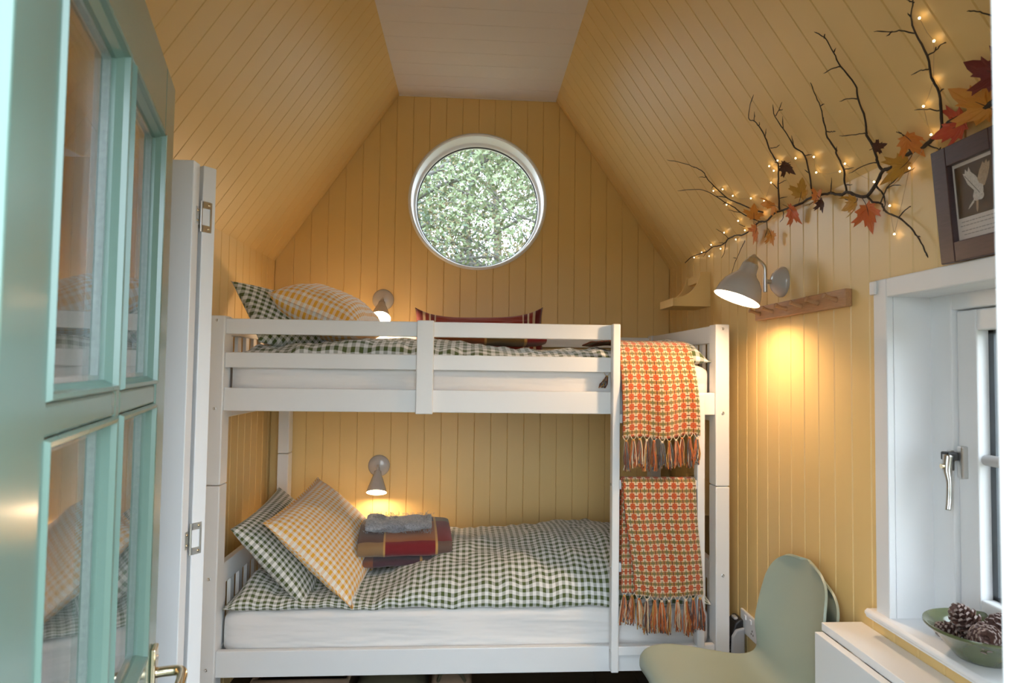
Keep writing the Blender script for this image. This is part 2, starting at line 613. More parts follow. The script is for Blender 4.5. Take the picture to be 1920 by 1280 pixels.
# --- front wall round the entrance, floor
mb = MB()
mb.box(XL - 0.1, DOOR[0] - 0.03, YF - 0.11, YF, -0.1, ZE + 0.3)
mb.box(DOOR[1] + 0.03, XR + 0.1, YF - 0.11, YF, -0.1, ZE + 0.3)
mb.box(DOOR[0] - 0.03, DOOR[1] + 0.03, YF - 0.11, YF, DOOR[2] + 0.03, ZE + 0.3)
mb.prism([(XL - 0.1, ZE + 0.3), (XR + 0.1, ZE + 0.3), (XF + 0.05, ZF + 0.1), (-XF - 0.05, ZF + 0.1)], (0, YF - 0.11, 0), (1, 0, 0), (0, 0, 1), (0, 1, 0), 0.11)
tag(obj('wall_front', mb, M_YEL), 'yellow front wall around the open entrance door', 'wall', kind='structure')
mb = MB()
mb.box(DOOR[0] - 0.03, DOOR[0], YF - 0.13, YF + 0.015, 0, DOOR[2] + 0.03)
mb.box(DOOR[1], DOOR[1] + 0.03, YF - 0.13, YF + 0.0, 0, DOOR[2] + 0.03)
mb.box(DOOR[0] - 0.03, DOOR[1] + 0.03, YF - 0.13, YF, DOOR[2], DOOR[2] + 0.03)
tag(obj('trim_1', mb, M_WHITE, bevel=0.003), 'white painted entrance door frame', 'door frame', kind='structure')
fl = tag(obj('floor', MB().box(XL - 0.1, XR + 0.1, YF - 0.13, YB + 0.1, -0.1, -0.004), M_FLOOR), 'dark brown plank floor under the bunk bed', 'floor', kind='structure')
for k in range(12):
    x = XL - 0.09 + k * 0.19
    obj('plank', MB().box(x, x + 0.188, YF - 0.13, YB + 0.05, -0.004, 0.0), M_FLOOR, fl)
# little white room behind the folding door
mb = MB()
mb.box(-1.95, -1.9, -1.9, 0.1, -0.1, 2.1)
mb.box(-1.95, XL - 0.09, -1.95, -1.9, -0.1, 2.1)
mb.box(-1.95, XL - 0.09, 0.1, 0.15, -0.1, 2.1)
mb.box(-1.95, XL - 0.09, -1.95, 0.15, 2.05, 2.1)
mb.box(-1.95, XL - 0.09, -1.95, 0.15, -0.1, -0.004)
tag(obj('wall_washroom', mb, M_WHITE), 'white side room behind the folding door', 'wall', kind='structure')
mb = MB()
for ya, yb in ((BATH[0] - 0.045, BATH[0]), (BATH[1], BATH[1] + 0.03)):
    mb.box(XL - 0.1, XL + 0.012, ya, yb, 0, BATH[2] + 0.0)
mb.box(XL - 0.1, XL + 0.012, BATH[0] - 0.045, BATH[1] + 0.03, BATH[2] - 0.012, BATH[2] + 0.015)
tag(obj('trim_2', mb, M_WHITE, bevel=0.002), 'white frame around the folding door opening', 'door frame', kind='structure')

# ------------------------------------------------------------------ round window
w1 = empty('window_1', (CXW, YB, CZW - RW), 'round white framed window high in the gable wall', 'window', kind='structure')
prof = [(RW - 0.004, 0.0), (RW + 0.006, -0.008), (RW - 0.003, -0.014), (RW - 0.010, -0.010), (RW - 0.013, 0.0), (RW - 0.013, 0.085), (RW - 0.016, 0.09),
        (RW - 0.024, 0.094), (RW - 0.029, 0.102), (RW - 0.029, 0.15), (RW + 0.03, 0.15)]
obj('round_frame', MB().lathe(prof, (CXW, YB, CZW), (0, 1, 0), 96), M_WHITE, w1, smooth=True, angle=40)
obj('gasket', MB().lathe([(RW - 0.029, 0.112), (RW - 0.034, 0.114), (RW - 0.034, 0.122)], (CXW, YB, CZW), (0, 1, 0), 96), M_RUBBER, w1, smooth=True)
obj('pane', MB().lathe([(0, 0.116), (RW - 0.028, 0.116), (RW - 0.028, 0.120), (0, 0.120)], (CXW, YB, CZW), (0, 1, 0), 96), M_GLASS, w1)

# ------------------------------------------------------------------ casement window
w2 = empty('window_2', (XR, (WIN[0] + WIN[1]) / 2, WIN[2]), 'white casement window with reveal in the side wall', 'window', kind='structure')
y0, y1, z0, z1 = WIN
mb = MB()
tw, tp = 0.05, 0.018
mb.box(XR - tp, XR + 0.001, y1 - 0.004, y1 + tw, z0, z1 + tw - 0.006)
mb.box(XR - tp, XR + 0.001, y0 - tw, y0 + 0.004, z0, z1 + tw - 0.006)
mb.box(XR - tp, XR + 0.001, y0 + 0.004, y1 - 0.004, z1 - 0.004, z1 + tw - 0.006)
obj('architrave', mb, M_WHITE, w2, bevel=0.003)
mb = MB()
mb.box(XR + 0.001, XR + 0.20, y1 - 0.004, y1 + 0.02, z0, z1 + 0.02)
mb.box(XR + 0.001, XR + 0.20, y0 - 0.02, y0 + 0.004, z0, z1 + 0.02)
mb.box(XR + 0.001, XR + 0.20, y0, y1, z1 - 0.004, z1 + 0.02)
obj('reveal_lining', mb, M_WHITE, w2)
sill = MB()
sill.prism([(0.0, 0.0), (0.0, 0.004), (-0.004, 0.01), (-0.004, 0.016), (0.003, 0.022), (0.15, 0.022), (0.15, 0)], (XR - 0.034, y0 - 0.07, z0 - 0.012), (1, 0, 0), (0, 0, 1), (0, 1, 0), y1 - y0 + 0.14)
obj('window_sill', sill, M_WHITE, w2, bevel=0.002)
FX = XR + 0.10
fm = MB()
fw = 0.075
fm.box(FX, FX + 0.09, y1 - fw, y1, z0, z1); fm.box(FX, FX + 0.09, y0, y0 + fw, z0, z1)
fm.box(FX, FX + 0.09, y0 + fw, y1 - fw, z1 - 0.042, z1); fm.box(FX, FX + 0.09, y0 + fw, y1 - fw, z0, z0 + 0.03)
obj('window_frame', fm, M_WHITE, w2, bevel=0.003)
sx, ya, yb, za, zb = FX + 0.012, y0 + fw + 0.002, y1 - fw - 0.002, z0 + 0.033, z1 - 0.045
sw = 0.062
sa = MB()
sa.box(sx, sx + 0.05, yb - sw, yb, za, zb); sa.box(sx, sx + 0.05, ya, ya + sw, za, zb)
sa.box(sx, sx + 0.05, ya + sw, yb - sw, zb - 0.05, zb); sa.box(sx, sx + 0.05, ya + sw, yb - sw, za, za + 0.07)
sash = obj('sash', sa, M_WHITE, w2, bevel=0.004)
gb = MB(); gb.tube([(sx + 0.02, ya + sw, 1.20), (sx + 0.02, yb - sw, 1.20)], 0.013, 12)
obj('glazing_bar', gb, M_WHITE, sash, smooth=True)
gs = MB()
for p, q in ((yb - sw - 0.016, yb - sw + 0.003), (ya + sw - 0.003, ya + sw + 0.016)): gs.box(sx + 0.03, sx + 0.046, p, q, za + 0.066, zb - 0.046)
for p, q in ((za + 0.066, za + 0.08), (zb - 0.058, zb - 0.046)): gs.box(sx + 0.03, sx + 0.046, ya + sw, yb - sw, p, q)
obj('gasket', gs, M_RUBBER, sash)
for p, q in ((za + 0.068, 1.198), (1.202, zb - 0.048)):
    obj('pane', MB().box(sx + 0.028, sx + 0.032, ya + sw - 0.002, yb - sw + 0.002, p, q), M_GLASS, sash)
# espagnolette handle: plate on the frame, hook plate and lever on the sash
hy = y1 - fw
hd = MB()
hd.box(FX - 0.008, FX + 0.001, hy - 0.004, hy + 0.012, 1.165, 1.215)
handle = obj('window_handle', hd, M_STEEL, w2, bevel=0.002)
obj('keep_plate', MB().box(sx - 0.016, sx + 0.002, hy - 0.034, hy - 0.016, 1.150, 1.228), M_STEEL, handle, bevel=0.004)
obj('catch', MB().box(FX - 0.03, FX - 0.002, hy - 0.022, hy + 0.004, 1.192, 1.212), M_BLACKP, handle, bevel=0.003)
lv = cat_rom([(FX - 0.022, hy - 0.012, 1.205), (FX - 0.027, hy - 0.014, 1.17), (FX - 0.027, hy - 0.020, 1.14), (FX - 0.029, hy - 0.021, 1.10), (FX - 0.034, hy - 0.024, 1.075)], 5)
obj('lever', MB().tube(lv, [0.012 - 0.006 * min(1, i / 10) for i in range(len(lv))], 10), M_STEEL, handle, smooth=True)
obj('lock_barrel', MB().lathe([(0, -0.008), (0.006, -0.008), (0.006, 0.01)], (FX - 0.032, hy - 0.012, 1.178), (1, 0, 0), 14), M_BRASS, handle, smooth=True, angle=40)

# ------------------------------------------------------------------ green glazed entrance door, swung inward
HINGE = Vector((-0.63 + 0.292 * 0.86, -1.127 - 0.956 * 0.86, 0.012))
d1 = empty('door_1', HINGE, 'open sage green glazed door with four panes', 'door', kind='structure')
TD = Vector((0.292, -0.956, 0)).normalized()      # from free edge to hinge
ND = Vector((0.956, 0.292, 0)).normalized()       # face seen from outside
FE = Vector((-0.63, -1.127, 0))
def dp(t, z, d=0.0): return FE + TD * t + ND * d + Vector((0, 0, z))
def dbox(mb, t0, t1, z0, z1, d0, d1):
    return mb.obox(dp((t0 + t1) / 2, (z0 + z1) / 2, (d0 + d1) / 2), TD * (t1 - t0) / 2, ND * (d1 - d0) / 2, Vector((0, 0, (z1 - z0) / 2)))
TH = 0.044
T = [0.0, 0.110, 0.412, 0.440, 0.742, 0.862]
Z = [0.012, 0.865, 1.328, 1.362, 1.832, 1.960]
for a, b in ((T[0], T[1]), (T[4], T[5])):
    obj('stile', dbox(MB(), a, b, Z[0], Z[5], -TH, 0), M_GREEN, d1, bevel=0.003)
for a, b in ((Z[0], Z[0] + 0.2), (Z[1] - 0.12, Z[1]), (Z[4], Z[5])):
    obj('rail', dbox(MB(), T[1], T[4], a, b, -TH, 0), M_GREEN, d1, bevel=0.003)
obj('lower_panel', dbox(MB(), T[1], T[4], Z[0] + 0.19, Z[1] - 0.11, -TH + 0.012, -0.012), M_GREEN, d1)
def bar(mb, t0, t1, z0, z1): dbox(mb, t0, t1, z0, z1, -TH, -0.002)
mb = MB(); bar(mb, T[2], T[3], Z[1], Z[4]); obj('glazing_bar', mb, M_GREEN, d1, bevel=0.004)
mb = MB(); bar(mb, T[1], T[2], Z[2], Z[3]); bar(mb, T[3], T[4], Z[2], Z[3]); obj('glazing_bar', mb, M_GREEN, d1, bevel=0.004)
for t0, t1 in ((T[1], T[2]), (T[3], T[4])):
    for za, zb in ((Z[1], Z[2]), (Z[3], Z[4])):
        bd = MB()                                  # moulded bead: a step, then a slope down to the glass
        def ring(o0, o1, dA, dB):
            A = [(t0 + o0, za + o0), (t1 - o0, za + o0), (t1 - o0, zb - o0), (t0 + o0, zb - o0)]
            B = [(t0 + o1, za + o1), (t1 - o1, za + o1), (t1 - o1, zb - o1), (t0 + o1, zb - o1)]
            for i in range(4):
                j = (i + 1) % 4
                bd.add([dp(*A[i], dA), dp(*A[j], dA), dp(*B[j], dB), dp(*B[i], dB)], [(0, 1, 2, 3)])
        for s in ((0.0, 0.003, -0.002, 0.004), (0.003, 0.008, 0.004, 0.003), (0.008, 0.010, 0.003, -0.004), (0.010, 0.016, -0.004, -0.013), (0.016, 0.016, -0.013, -0.02)): ring(*s)
        bo = obj('glazing_bead', bd, M_GREEN, d1)
        sp = MB()
        for q in ((t0 + 0.008, t0 + 0.022, za + 0.01, zb - 0.01), (t1 - 0.022, t1 - 0.008, za + 0.01, zb - 0.01)): dbox(sp, *q, -0.028, -0.019)
        for q in ((za + 0.008, za + 0.022), (zb - 0.022, zb - 0.008)): dbox(sp, t0 + 0.022, t1 - 0.022, *q, -0.028, -0.019)
        gpn = obj('pane', dbox(MB(), t0 + 0.004, t1 - 0.004, za + 0.004, zb - 0.004, -0.0185, -0.0150), M_GLASS, d1)
        obj('spacer_bar', sp, M_SPACER, gpn)
        obj('inner_pane', dbox(MB(), t0 + 0.004, t1 - 0.004, za + 0.004, zb - 0.004, -0.0320, -0.0285), M_GLASS, gpn)
HZ = 0.815
hp = obj('handle_plate', dbox(MB(), 0.035, 0.072, HZ - 0.15, HZ + 0.050, 0.0, 0.010), M_BRASS, d1, bevel=0.003)
lv = cat_rom([tuple(dp(0.052, HZ, 0.006)), tuple(dp(0.052, HZ, 0.03)), tuple(dp(0.056, HZ, 0.048)), tuple(dp(0.075, HZ, 0.056)), tuple(dp(0.12, HZ, 0.056)), tuple(dp(0.165, HZ - 0.004, 0.052))], 6)
obj('lever', MB().tube(lv, 0.0095, 14), M_BRASS, hp, smooth=True, angle=50)
for dz in (0.030, -0.13):
    obj('screw', MB().lathe([(0, 0.0125), (0.004, 0.0115), (0.005, 0.009)], dp(0.053, HZ + dz, 0), ND, 12), M_STEEL, hp, smooth=True)
for z in (0.25, 1.05, 1.75):
    obj('hinge', MB().tube([dp(0.864, z - 0.05, -TH - 0.002), dp(0.864, z + 0.05, -TH - 0.002)], 0.006, 10), M_BRASS, d1, smooth=True, angle=50)

# ------------------------------------------------------------------ white folding door, folded to a V in front of the left wall
d2 = empty('door_2', (-0.88, -0.80, 0.01), 'white two-leaf folding door standing folded beside the bunk post', 'door', kind='structure')
Ptop = 1.908
def leafbox(tip, dirv, nrm, length, th):
    tip, dirv, nrm = Vector(tip), Vector(dirv).normalized(), Vector(nrm).normalized()
    c = tip + dirv * length / 2 + nrm * th / 2
    return MB().obox((c.x, c.y, (Ptop + 0.01) / 2), dirv * length / 2, nrm * th / 2, (0, 0, (Ptop - 0.01) / 2))
A1 = (-0.714, -0.830, 0)
obj('leaf', leafbox(A1, (-1, 0.012, 0), (0.012, 1, 0), 0.37, 0.036), M_WHITE, d2, bevel=0.002)
A2 = Vector((-0.707, -0.788, 0)); e2 = Vector((0.0205, 0.030, 0)).normalized()
obj('leaf', leafbox(A2, (-e2.y, e2.x, 0), (e2.x, e2.y, 0), 0.39, 0.036), M_WHITE, d2, bevel=0.002)
for zc in (1.776, 0.965):
    h = MB()
    # outer leaf: a rectangular frame on the second panel's edge
    up = Vector((0, 0, 1)); nrm = Vector((e2.y, -e2.x, 0))
    o0 = A2 + nrm * 0.0012 + Vector((0, 0, zc))
    def fr(s0, s1, z0, z1): h.obox(o0 + e2 * (s0 + s1) / 2 + up * (z0 + z1) / 2, e2 * (s1 - s0) / 2, nrm * 0.0012, up * (z1 - z0) / 2)
    fr(0.001, 0.025, 0.022, 0.039); fr(0.001, 0.025, -0.039, -0.022); fr(0.020, 0.025, -0.022, 0.022)
    hg = obj('flush_hinge', h, M_STEEL, d2)
    obj('knuckle', MB().tube([(-0.7085, -0.7915, zc - 0.039), (-0.7085, -0.7915, zc + 0.039)], 0.0032, 10), M_STEEL, hg, smooth=True, angle=50)
    obj('inner_leaf', MB().box(-0.7142, -0.7122, -0.812, -0.793, zc - 0.0215, zc + 0.0215), M_STEEL, hg)
    sc = MB()
    for s, z in ((0.016, 0.031), (0.016, -0.031)): sc.lathe([(0, 0.0022), (0.003, 0.0018), (0.0035, 0.0)], o0 + e2 * s + up * z + nrm * 0.001, nrm, 10)
    for z in (-0.013, 0.013): sc.lathe([(0, 0.0022), (0.003, 0.0018), (0.0035, 0.0)], (-0.7125, -0.803, zc + z), (1, 0, 0), 10)
    obj('screw', sc, M_BRASS, hg, smooth=True)

# ------------------------------------------------------------------ bunk bed
bunk = empty('bunk_bed', (0, 0.48, 0.0), 'white wooden bunk bed with guard rails and ladder', 'bunk bed')
HB, PW, PD = 0.99, 0.055, 0.072
ZT, ZJ, YE = 1.584, 0.954, 0.975
for sx_ in (-1, 1):
    for yy0, yy1 in ((0.0, PD), (YE - PD, YE)):
        xs = sorted((sx_ * HB, sx_ * (HB - PW)))
        for za, zb in ((0.0, ZJ - 0.0012), (ZJ + 0.0012, ZT)):
            obj('post', MB().box(xs[0], xs[1], yy0, yy1, za, zb), M_BED, bunk, bevel=0.004)
XI = HB - PW
def rail(name, x0, x1, z0, z1, ya=0.010, yb=0.034): return obj(name, MB().box(x0, x1, ya, yb, z0, z1), M_BED, bunk, bevel=0.003)
LADX = 0.522
rail('guard_rail', -XI, LADX + 0.01, 1.516, 1.574)
rail('guard_rail', -XI, LADX + 0.01, 1.390, 1.448)
rail('side_rail', -XI, XI, 1.229, 1.315)
rail('side_rail', -XI, XI, 0.255, 0.350)
for za, zb in ((1.516, 1.574), (1.229, 1.315), (0.255, 0.350)):
    rail('back_rail', -XI, XI, za, zb, YE - 0.034, YE - 0.010)
obj('centre_upright', MB().box(-0.224, -0.160, -0.010, 0.010, 1.224, 1.578), M_BED, bunk, bevel=0.003)
# ends
slat0 = None
for sx_ in (-1, 1):
    xa, xb = sorted((sx_ * 0.945, sx_ * 0.972))
    for za, zb in ((1.512, 1.582), (1.20, 1.27), (0.566, 0.645), (0.255, 0.335)):
        obj('end_rail', MB().box(xa, xb, PD, YE - PD, za, zb), M_BED, bunk, bevel=0.003)
    for za, zb in ((1.27, 1.512), (0.335, 0.566)):
        for k in range(9):
            yc_ = PD + 0.045 + k * (YE - 2 * PD - 0.09) / 8
            if zb > 1 and slat0 is not None and False: pass
            obj('end_slat', MB().box((xa + xb) / 2 - 0.007, (xa + xb) / 2 + 0.007, yc_ - 0.019, yc_ + 0.019, za - 0.004, zb + 0.004), M_BED, bunk)
# bed bases: slats under each mattress
for zb in (1.262, 0.30):
    for k in range(13):
        x = -0.86 + k * 1.72 / 12
        obj('base_slat', MB().box(x - 0.035, x + 0.035, 0.034, YE - 0.034, zb - 0.018, zb - 0.001), M_BED, bunk)
# ladder
lad = bunk
obj('ladder_stile', MB().box(LADX, 0.551, -0.032, 0.0095, 0.268, 1.576), M_BED, bunk, bevel=0.004)
obj('ladder_stile', MB().box(0.851, 0.881, -0.032, 0.0095, 0.268, 1.312), M_BED, bunk, bevel=0.004)
for z in (0.345, 0.655, 0.965, 1.215):
    obj('ladder_rung', MB().box(0.549, 0.853, -0.026, -0.003, z - 0.0175, z + 0.0175), M_BED, bunk, bevel=0.004)
# bolts
bolt0 = None
def bolt(p, axis):
    mb = MB()
    mb.lathe([(0.0055, 0.0), (0.0055, 0.0030), (0.0040, 0.0036), (0.0036, 0.0036), (0.0036, 0.0005), (0.0, 0.0005)], p, axis, 14)   # socket head with a real recess
    obj('bolt', mb, M_STEEL, bunk)
for x in (-0.9625, 0.9625):
    for z in (1.566, 1.238, 0.615, 0.289): bolt((x, 0.0, z), (0, -1, 0))
for z in (0.965, 0.655, 0.345): bolt((LADX, -0.015, z), (-1, 0, 0))

# ------------------------------------------------------------------ mattresses
def mattress(z0, z1, label):
    def pos(u, v):
        # closed loop over the cross-section (v) along x (u)
        x = lerp(-0.928, 0.928, u)
        a = 2 * pi * v
        n = 10.0
        ca, sa = cos(a), sin(a)
        y = (abs(ca) ** (2 / n)) * (1 if ca > 0 else -1)
        z = (abs(sa) ** (2 / n)) * (1 if sa > 0 else -1)
        e = 1 - 0.07 * (abs(2 * u - 1) ** 40)
        yy_ = 0.4875 + y * 0.445 * e
        zz_ = (z0 + z1) / 2 + z * (z1 - z0) / 2 * (1 - 0.25 * (abs(2 * u - 1) ** 30))
        if z > -0.7:
            yy_ += 0.007 * nz(x * 2.2 + 3, zz_ * 14 + x * 2.5, z0) * (1 if y > 0 else -1)
        return x, yy_, zz_
    mb = MB().grid(pos, 90, 60, lambda u, v: (u * 1.9, v * 2.2))
    # ends
    for u in (0, 1):
        ring = [pos(u, j / 60) for j in range(60)]
        mb.add(ring, [tuple(range(60))])
    o = obj('mattress', mb, M_SHEET, smooth=True, angle=60)
    return tag(o, label, 'mattress')
mattress(1.262, 1.432, 'mattress in a white fitted sheet on the upper bunk')
mattress(0.300, 0.487, 'mattress in a white fitted sheet on the lower bunk')

# ------------------------------------------------------------------ duvets
def duvet(name, x0, x1, zb, prof, label, seed, us=1.0):
    """prof(x) -> puffed height; cloth runs from the front edge, over the top, to the back"""
    path_n = 44
    def pos(u, v):
        x = lerp(x0, x1, u)
        h = prof(x)
        ends = sm(0, 0.035, u) * sm(0, 0.03, 1 - u)
        yf = 0.054 + 0.008 * nz(x * 3, seed)
        k = h / 0.15
        P = [(yf + 0.05, 0.0), (yf + 0.008, -0.008), (yf - 0.012, 0.008 * k), (yf - 0.002, 0.052 * k), (yf + 0.035, 0.088 * k), (yf + 0.12, 0.122 * k), (yf + 0.28, h), (0.55, 0.97 * h), (0.76, 0.80 * h), (0.90, 0.5 * h)]
        f = v * 9
        i = min(8, int(f)); t = f - i
        g = lambda j: P[max(0, min(9, j))]
        y, z = [0.5 * (2 * b + (c - a) * t + (2 * a - 5 * b + 4 * c - d) * t * t + (3 * b - a - 3 * c + d) * t ** 3) for a, b, c, d in zip(g(i - 1), g(i), g(i + 1), g(i + 2))]
        z += zb + 0.002 + 0.010 * nz(x * 6 + seed, 5.0) * (1 - sm(0.1, 0.4, v))
        pk = 0.017 * nz(x * 5 + seed, y * 6) + 0.012 * nz(x * 19 + seed, y * 15, 2) + 0.0022 * nz(x * 46, y * 40, seed)
        z += pk * sm(0.06, 0.3, v) * 1.1
        y += 0.006 * nz(x * 11 + seed, z * 25) * sm(0.0, 0.1, v) * (1 - sm(0.3, 0.6, v))
        z = zb + 0.003 + (z - zb - 0.003) * (0.12 + 0.88 * ends)
        return x, y, max(z, zb + 0.002 if y > 0.075 else zb - 0.02)
    # arc-length uv along v at mid x
    acc = [0.0]
    p0 = Vector(pos(0.5, 0))
    for j in range(1, path_n + 1):
        p1 = Vector(pos(0.5, j / path_n)); acc.append(acc[-1] + (p1 - p0).length * 0.97); p0 = p1
    mb = MB().grid(pos, 150, path_n, lambda u, v: ((lerp(x0, x1, u) + 0.004 * sin(u * 17)) * us, acc[round(v * path_n)] * us))
    o = obj(name, mb, M_GREENG, smooth=True)
    return tag(o, label, 'duvet')


def low_h(x):
    return 0.095 - 0.045 * sm(-0.88, -0.70, x) + 0.11 * sm(-0.42, -0.08, x) + 0.035 * sm(0.0, 0.45, x) - 0.03 * sm(0.55, 0.93, x)
duvet('duvet', -0.925, 0.93, 0.487, low_h, 'green and white gingham duvet spread on the lower bunk', 1.7)
def up_h(x):
    return 0.055 + 0.03 * sm(-0.85, -0.45, x) - 0.036 * sm(-0.2, 0.2, x) + 0.045 * sm(0.70, 0.86, x)
duvet('duvet', -0.92, 0.935, 1.432, up_h, 'green and white gingham duvet spread on the upper bunk', 8.3, us=0.82)


# ------------------------------------------------------------------ pillows
def pillow(name, c, eu, ev, w, h, t, m, label, cat, seed, flange=0.0, bend=None, uvrot=0.0, group=None, pinch=0.05, sag=0.0):
    """cushion about centre c: eu / ev directions of its width w and height h, t its thickness"""
    c, eu, ev = Vector(c), Vector(eu).normalized(), Vector(ev).normalized()
    en = eu.cross(ev).normalized()
    n = 44
    mb = MB()
    for sgn in (1, -1):
        def pos(u, v):
            a, b = 2 * u - 1, 2 * v - 1
            px = a * (1 - pinch * (1 - b * b) * 1.0 * abs(a) ** 3)
            py = b * (1 - pinch * (1 - a * a) * 1.0 * abs(b) ** 3)
            q = max(0.0, (1 - abs(a) ** (2.6))) * max(0.0, (1 - abs(b) ** (2.6)))
            th = t / 2 * q ** 0.5
            wr = 0.007 * nz(a * 2.5 + seed, b * 2.5, sgn) + 0.004 * nz(a * 6 + seed, b * 6, sgn * 3)
            edge = 1 - (max(abs(a), abs(b)) ** 8)
            th += wr * edge * min(1, q * 3)
            x, y, z = px * w / 2, py * h / 2 - sag * (1 - abs(a) ** 3.5) * sm(-0.2, 1, b), sgn * th
            if bend: x, y, z = bend(x, y, z, a, b)
            return c + eu * x + ev * y + en * z
        cu, su = cos(uvrot), sin(uvrot)
        def uvf(u, v):
            x, y = (u - 0.5) * w * 1.03, (v - 0.5) * h * 1.03
            return (x * cu - y * su + 3.0, x * su + y * cu + 3.0)
        mb.grid(pos, n, n, uvf, flip=(sgn < 0))
    if flange:
        def fpos(u, v, side):
            a = 2 * u - 1
            s = [(a, 1), (a, -1), (1, a), (-1, a)][side]
            px = s[0] * (1 - pinch * (1 - s[1] ** 2) * abs(s[0]) ** 3); py = s[1] * (1 - pinch * (1 - s[0] ** 2) * abs(s[1]) ** 3)
            x, y, z = px * (w / 2 + flange * v), py * (h / 2 + flange * v), 0.004 * nz(a * 5 + seed, side) * v
            if bend: x, y, z = bend(x, y, z, px, py)
            return c + eu * x + ev * y + en * z
        for side in range(4):
            mb.grid(lambda u, v: fpos(u, v, side), n, 2, lambda u, v: (u * w + 3, v * flange + 3))
    o = obj(name, mb, m, smooth=True)
    weld(o)
    return tag(o, label, cat, group)


def frame_of(A, B, C):
    """A top-front corner, B top-back corner, C bottom-front corner -> centre, eu (front to back), ev (bottom to top), sizes"""
    A, B, C = Vector(A), Vector(B), Vector(C)
    return (B + C) / 2, B - A, A - C, (B - A).length, (A - C).length


def put_pillow(A, B, C, t, m, label, seed, **k):
    c, eu, ev, w, h = frame_of(A, B, C)
    return pillow('pillow', c, eu, ev, w, h, t, m, label, 'pillow', seed, **k)


def curl_low(x, y, z, a, b):      # top edge rolls back a little, bottom edge curls forward
    return x, y, z + 0.03 * b * b
put_pillow((-0.930, 0.105, 0.770), (-0.930, 0.74, 0.815), (-0.622, 0.040, 0.488), 0.125, M_GREENG, 'green gingham pillow leaning on the lower bunk head', 2.0, pinch=0.07)
put_pillow((-0.800, 0.120, 0.785), (-0.735, 0.70, 0.860), (-0.455, 0.038, 0.500), 0.15, M_YELG, 'yellow gingham pillow leaning on green pillow, lower bunk', 5.0, pinch=0.05, flange=0.012)
put_pillow((-0.985, 0.180, 1.737), (-0.62, 0.50, 1.66), (-0.845, 0.110, 1.49), 0.14, M_GREENG, 'green gingham pillow leaning on the upper bunk head', 9.0, pinch=0.08, uvrot=0.6)
put_pillow((-0.820, 0.130, 1.685), (-0.775, 0.66, 1.700), (-0.470, 0.110, 1.545), 0.22, M_YELG, 'yellow gingham pillow slumped on the upper bunk beside lamp', 13.0, pinch=0.05, flange=0.01)

# red striped cushion against the wall on the upper bunk
M_RED = bands('red_striped_cushion', 1, [(2.62, (0.26, 0.035, 0.02)), (2.66, (0.28, 0.035, 0.02)), (3.135, (0.28, 0.035, 0.022)), (3.142, (0.75, 0.62, 0.45)), (3.152, (0.20, 0.015, 0.02)), (3.157, (0.70, 0.55, 0.38)), (3.172, (0.28, 0.03, 0.02)), (3.176, (0.6, 0.45, 0.3)), (5.0, (0.15, 0.008, 0.012))])
M_RED = bands('red_striped_cushion', 0, [(2.70, (0.15, 0.008, 0.012)), (2.715, (0.65, 0.5, 0.34)), (2.735, (0.28, 0.03, 0.02)), (2.745, (0.75, 0.62, 0.45)), (2.765, (0.18, 0.012, 0.016)), (2.772, (0.7, 0.56, 0.4)), (3.228, (0.30, 0.035, 0.02)), (3.235, (0.7, 0.56, 0.4)), (3.255, (0.18, 0.012, 0.016)), (3.265, (0.75, 0.62, 0.45)), (3.285, (0.28, 0.03, 0.02)), (3.30, (0.65, 0.5, 0.34)), (5.0, (0.15, 0.008, 0.012))])
pillow('cushion', (0.022, 0.835, 1.585), (1, 0, 0.02), (0, 0.30, 1), 0.66, 0.27, 0.13, M_RED, 'red striped cushion with raised corners on the upper bunk', 'cushion', 21.0, pinch=0.04, sag=0.055)
pillow('cushion', (0.865, 0.42, 0.70), (0, 1, 0), (0.35, 0, 1), 0.36, 0.34, 0.11, M_RED, 'dark red cushion at the foot of the lower bunk', 'cushion', 25.0)

# ------------------------------------------------------------------ folded plaid blankets and grey scarf
TAN, BURG, ORG_, PURP, YLINE, BRN = (0.33, 0.20, 0.10), (0.22, 0.022, 0.028), (0.36, 0.13, 0.045), (0.085, 0.045, 0.06), (0.62, 0.36, 0.12), (0.13, 0.065, 0.05)
row0 = [(0.27, TAN), (0.29, YLINE), (0.82, BURG), (0.845, YLINE), (1.5, (0.16, 0.10, 0.08))]
row1 = [(0.27, BRN), (0.29, YLINE), (0.82, ORG_), (0.845, YLINE), (1.5, BURG)]
row2 = [(0.27, (0.20, 0.13, 0.08)), (0.29, YLINE), (0.82, PURP), (0.845, YLINE), (1.5, (0.20, 0.14, 0.08))]
M_PLAID = bands('plaid_wool', 0, row0, [(0.60, row1), (0.78, row2)])
M_PLAID2 = bands('plaid_wool_underside', 0, [(0.12, (0.25, 0.10, 0.06)), (0.66, PURP), (0.69, YLINE), (1.5, (0.10, 0.075, 0.08))])
M_PLAID3 = bands('plaid_wool_folded', 0, [(0.45, (0.30, 0.09, 0.03)), (0.47, YLINE), (0.80, (0.20, 0.13, 0.05)), (0.825, YLINE), (1.5, BURG)])


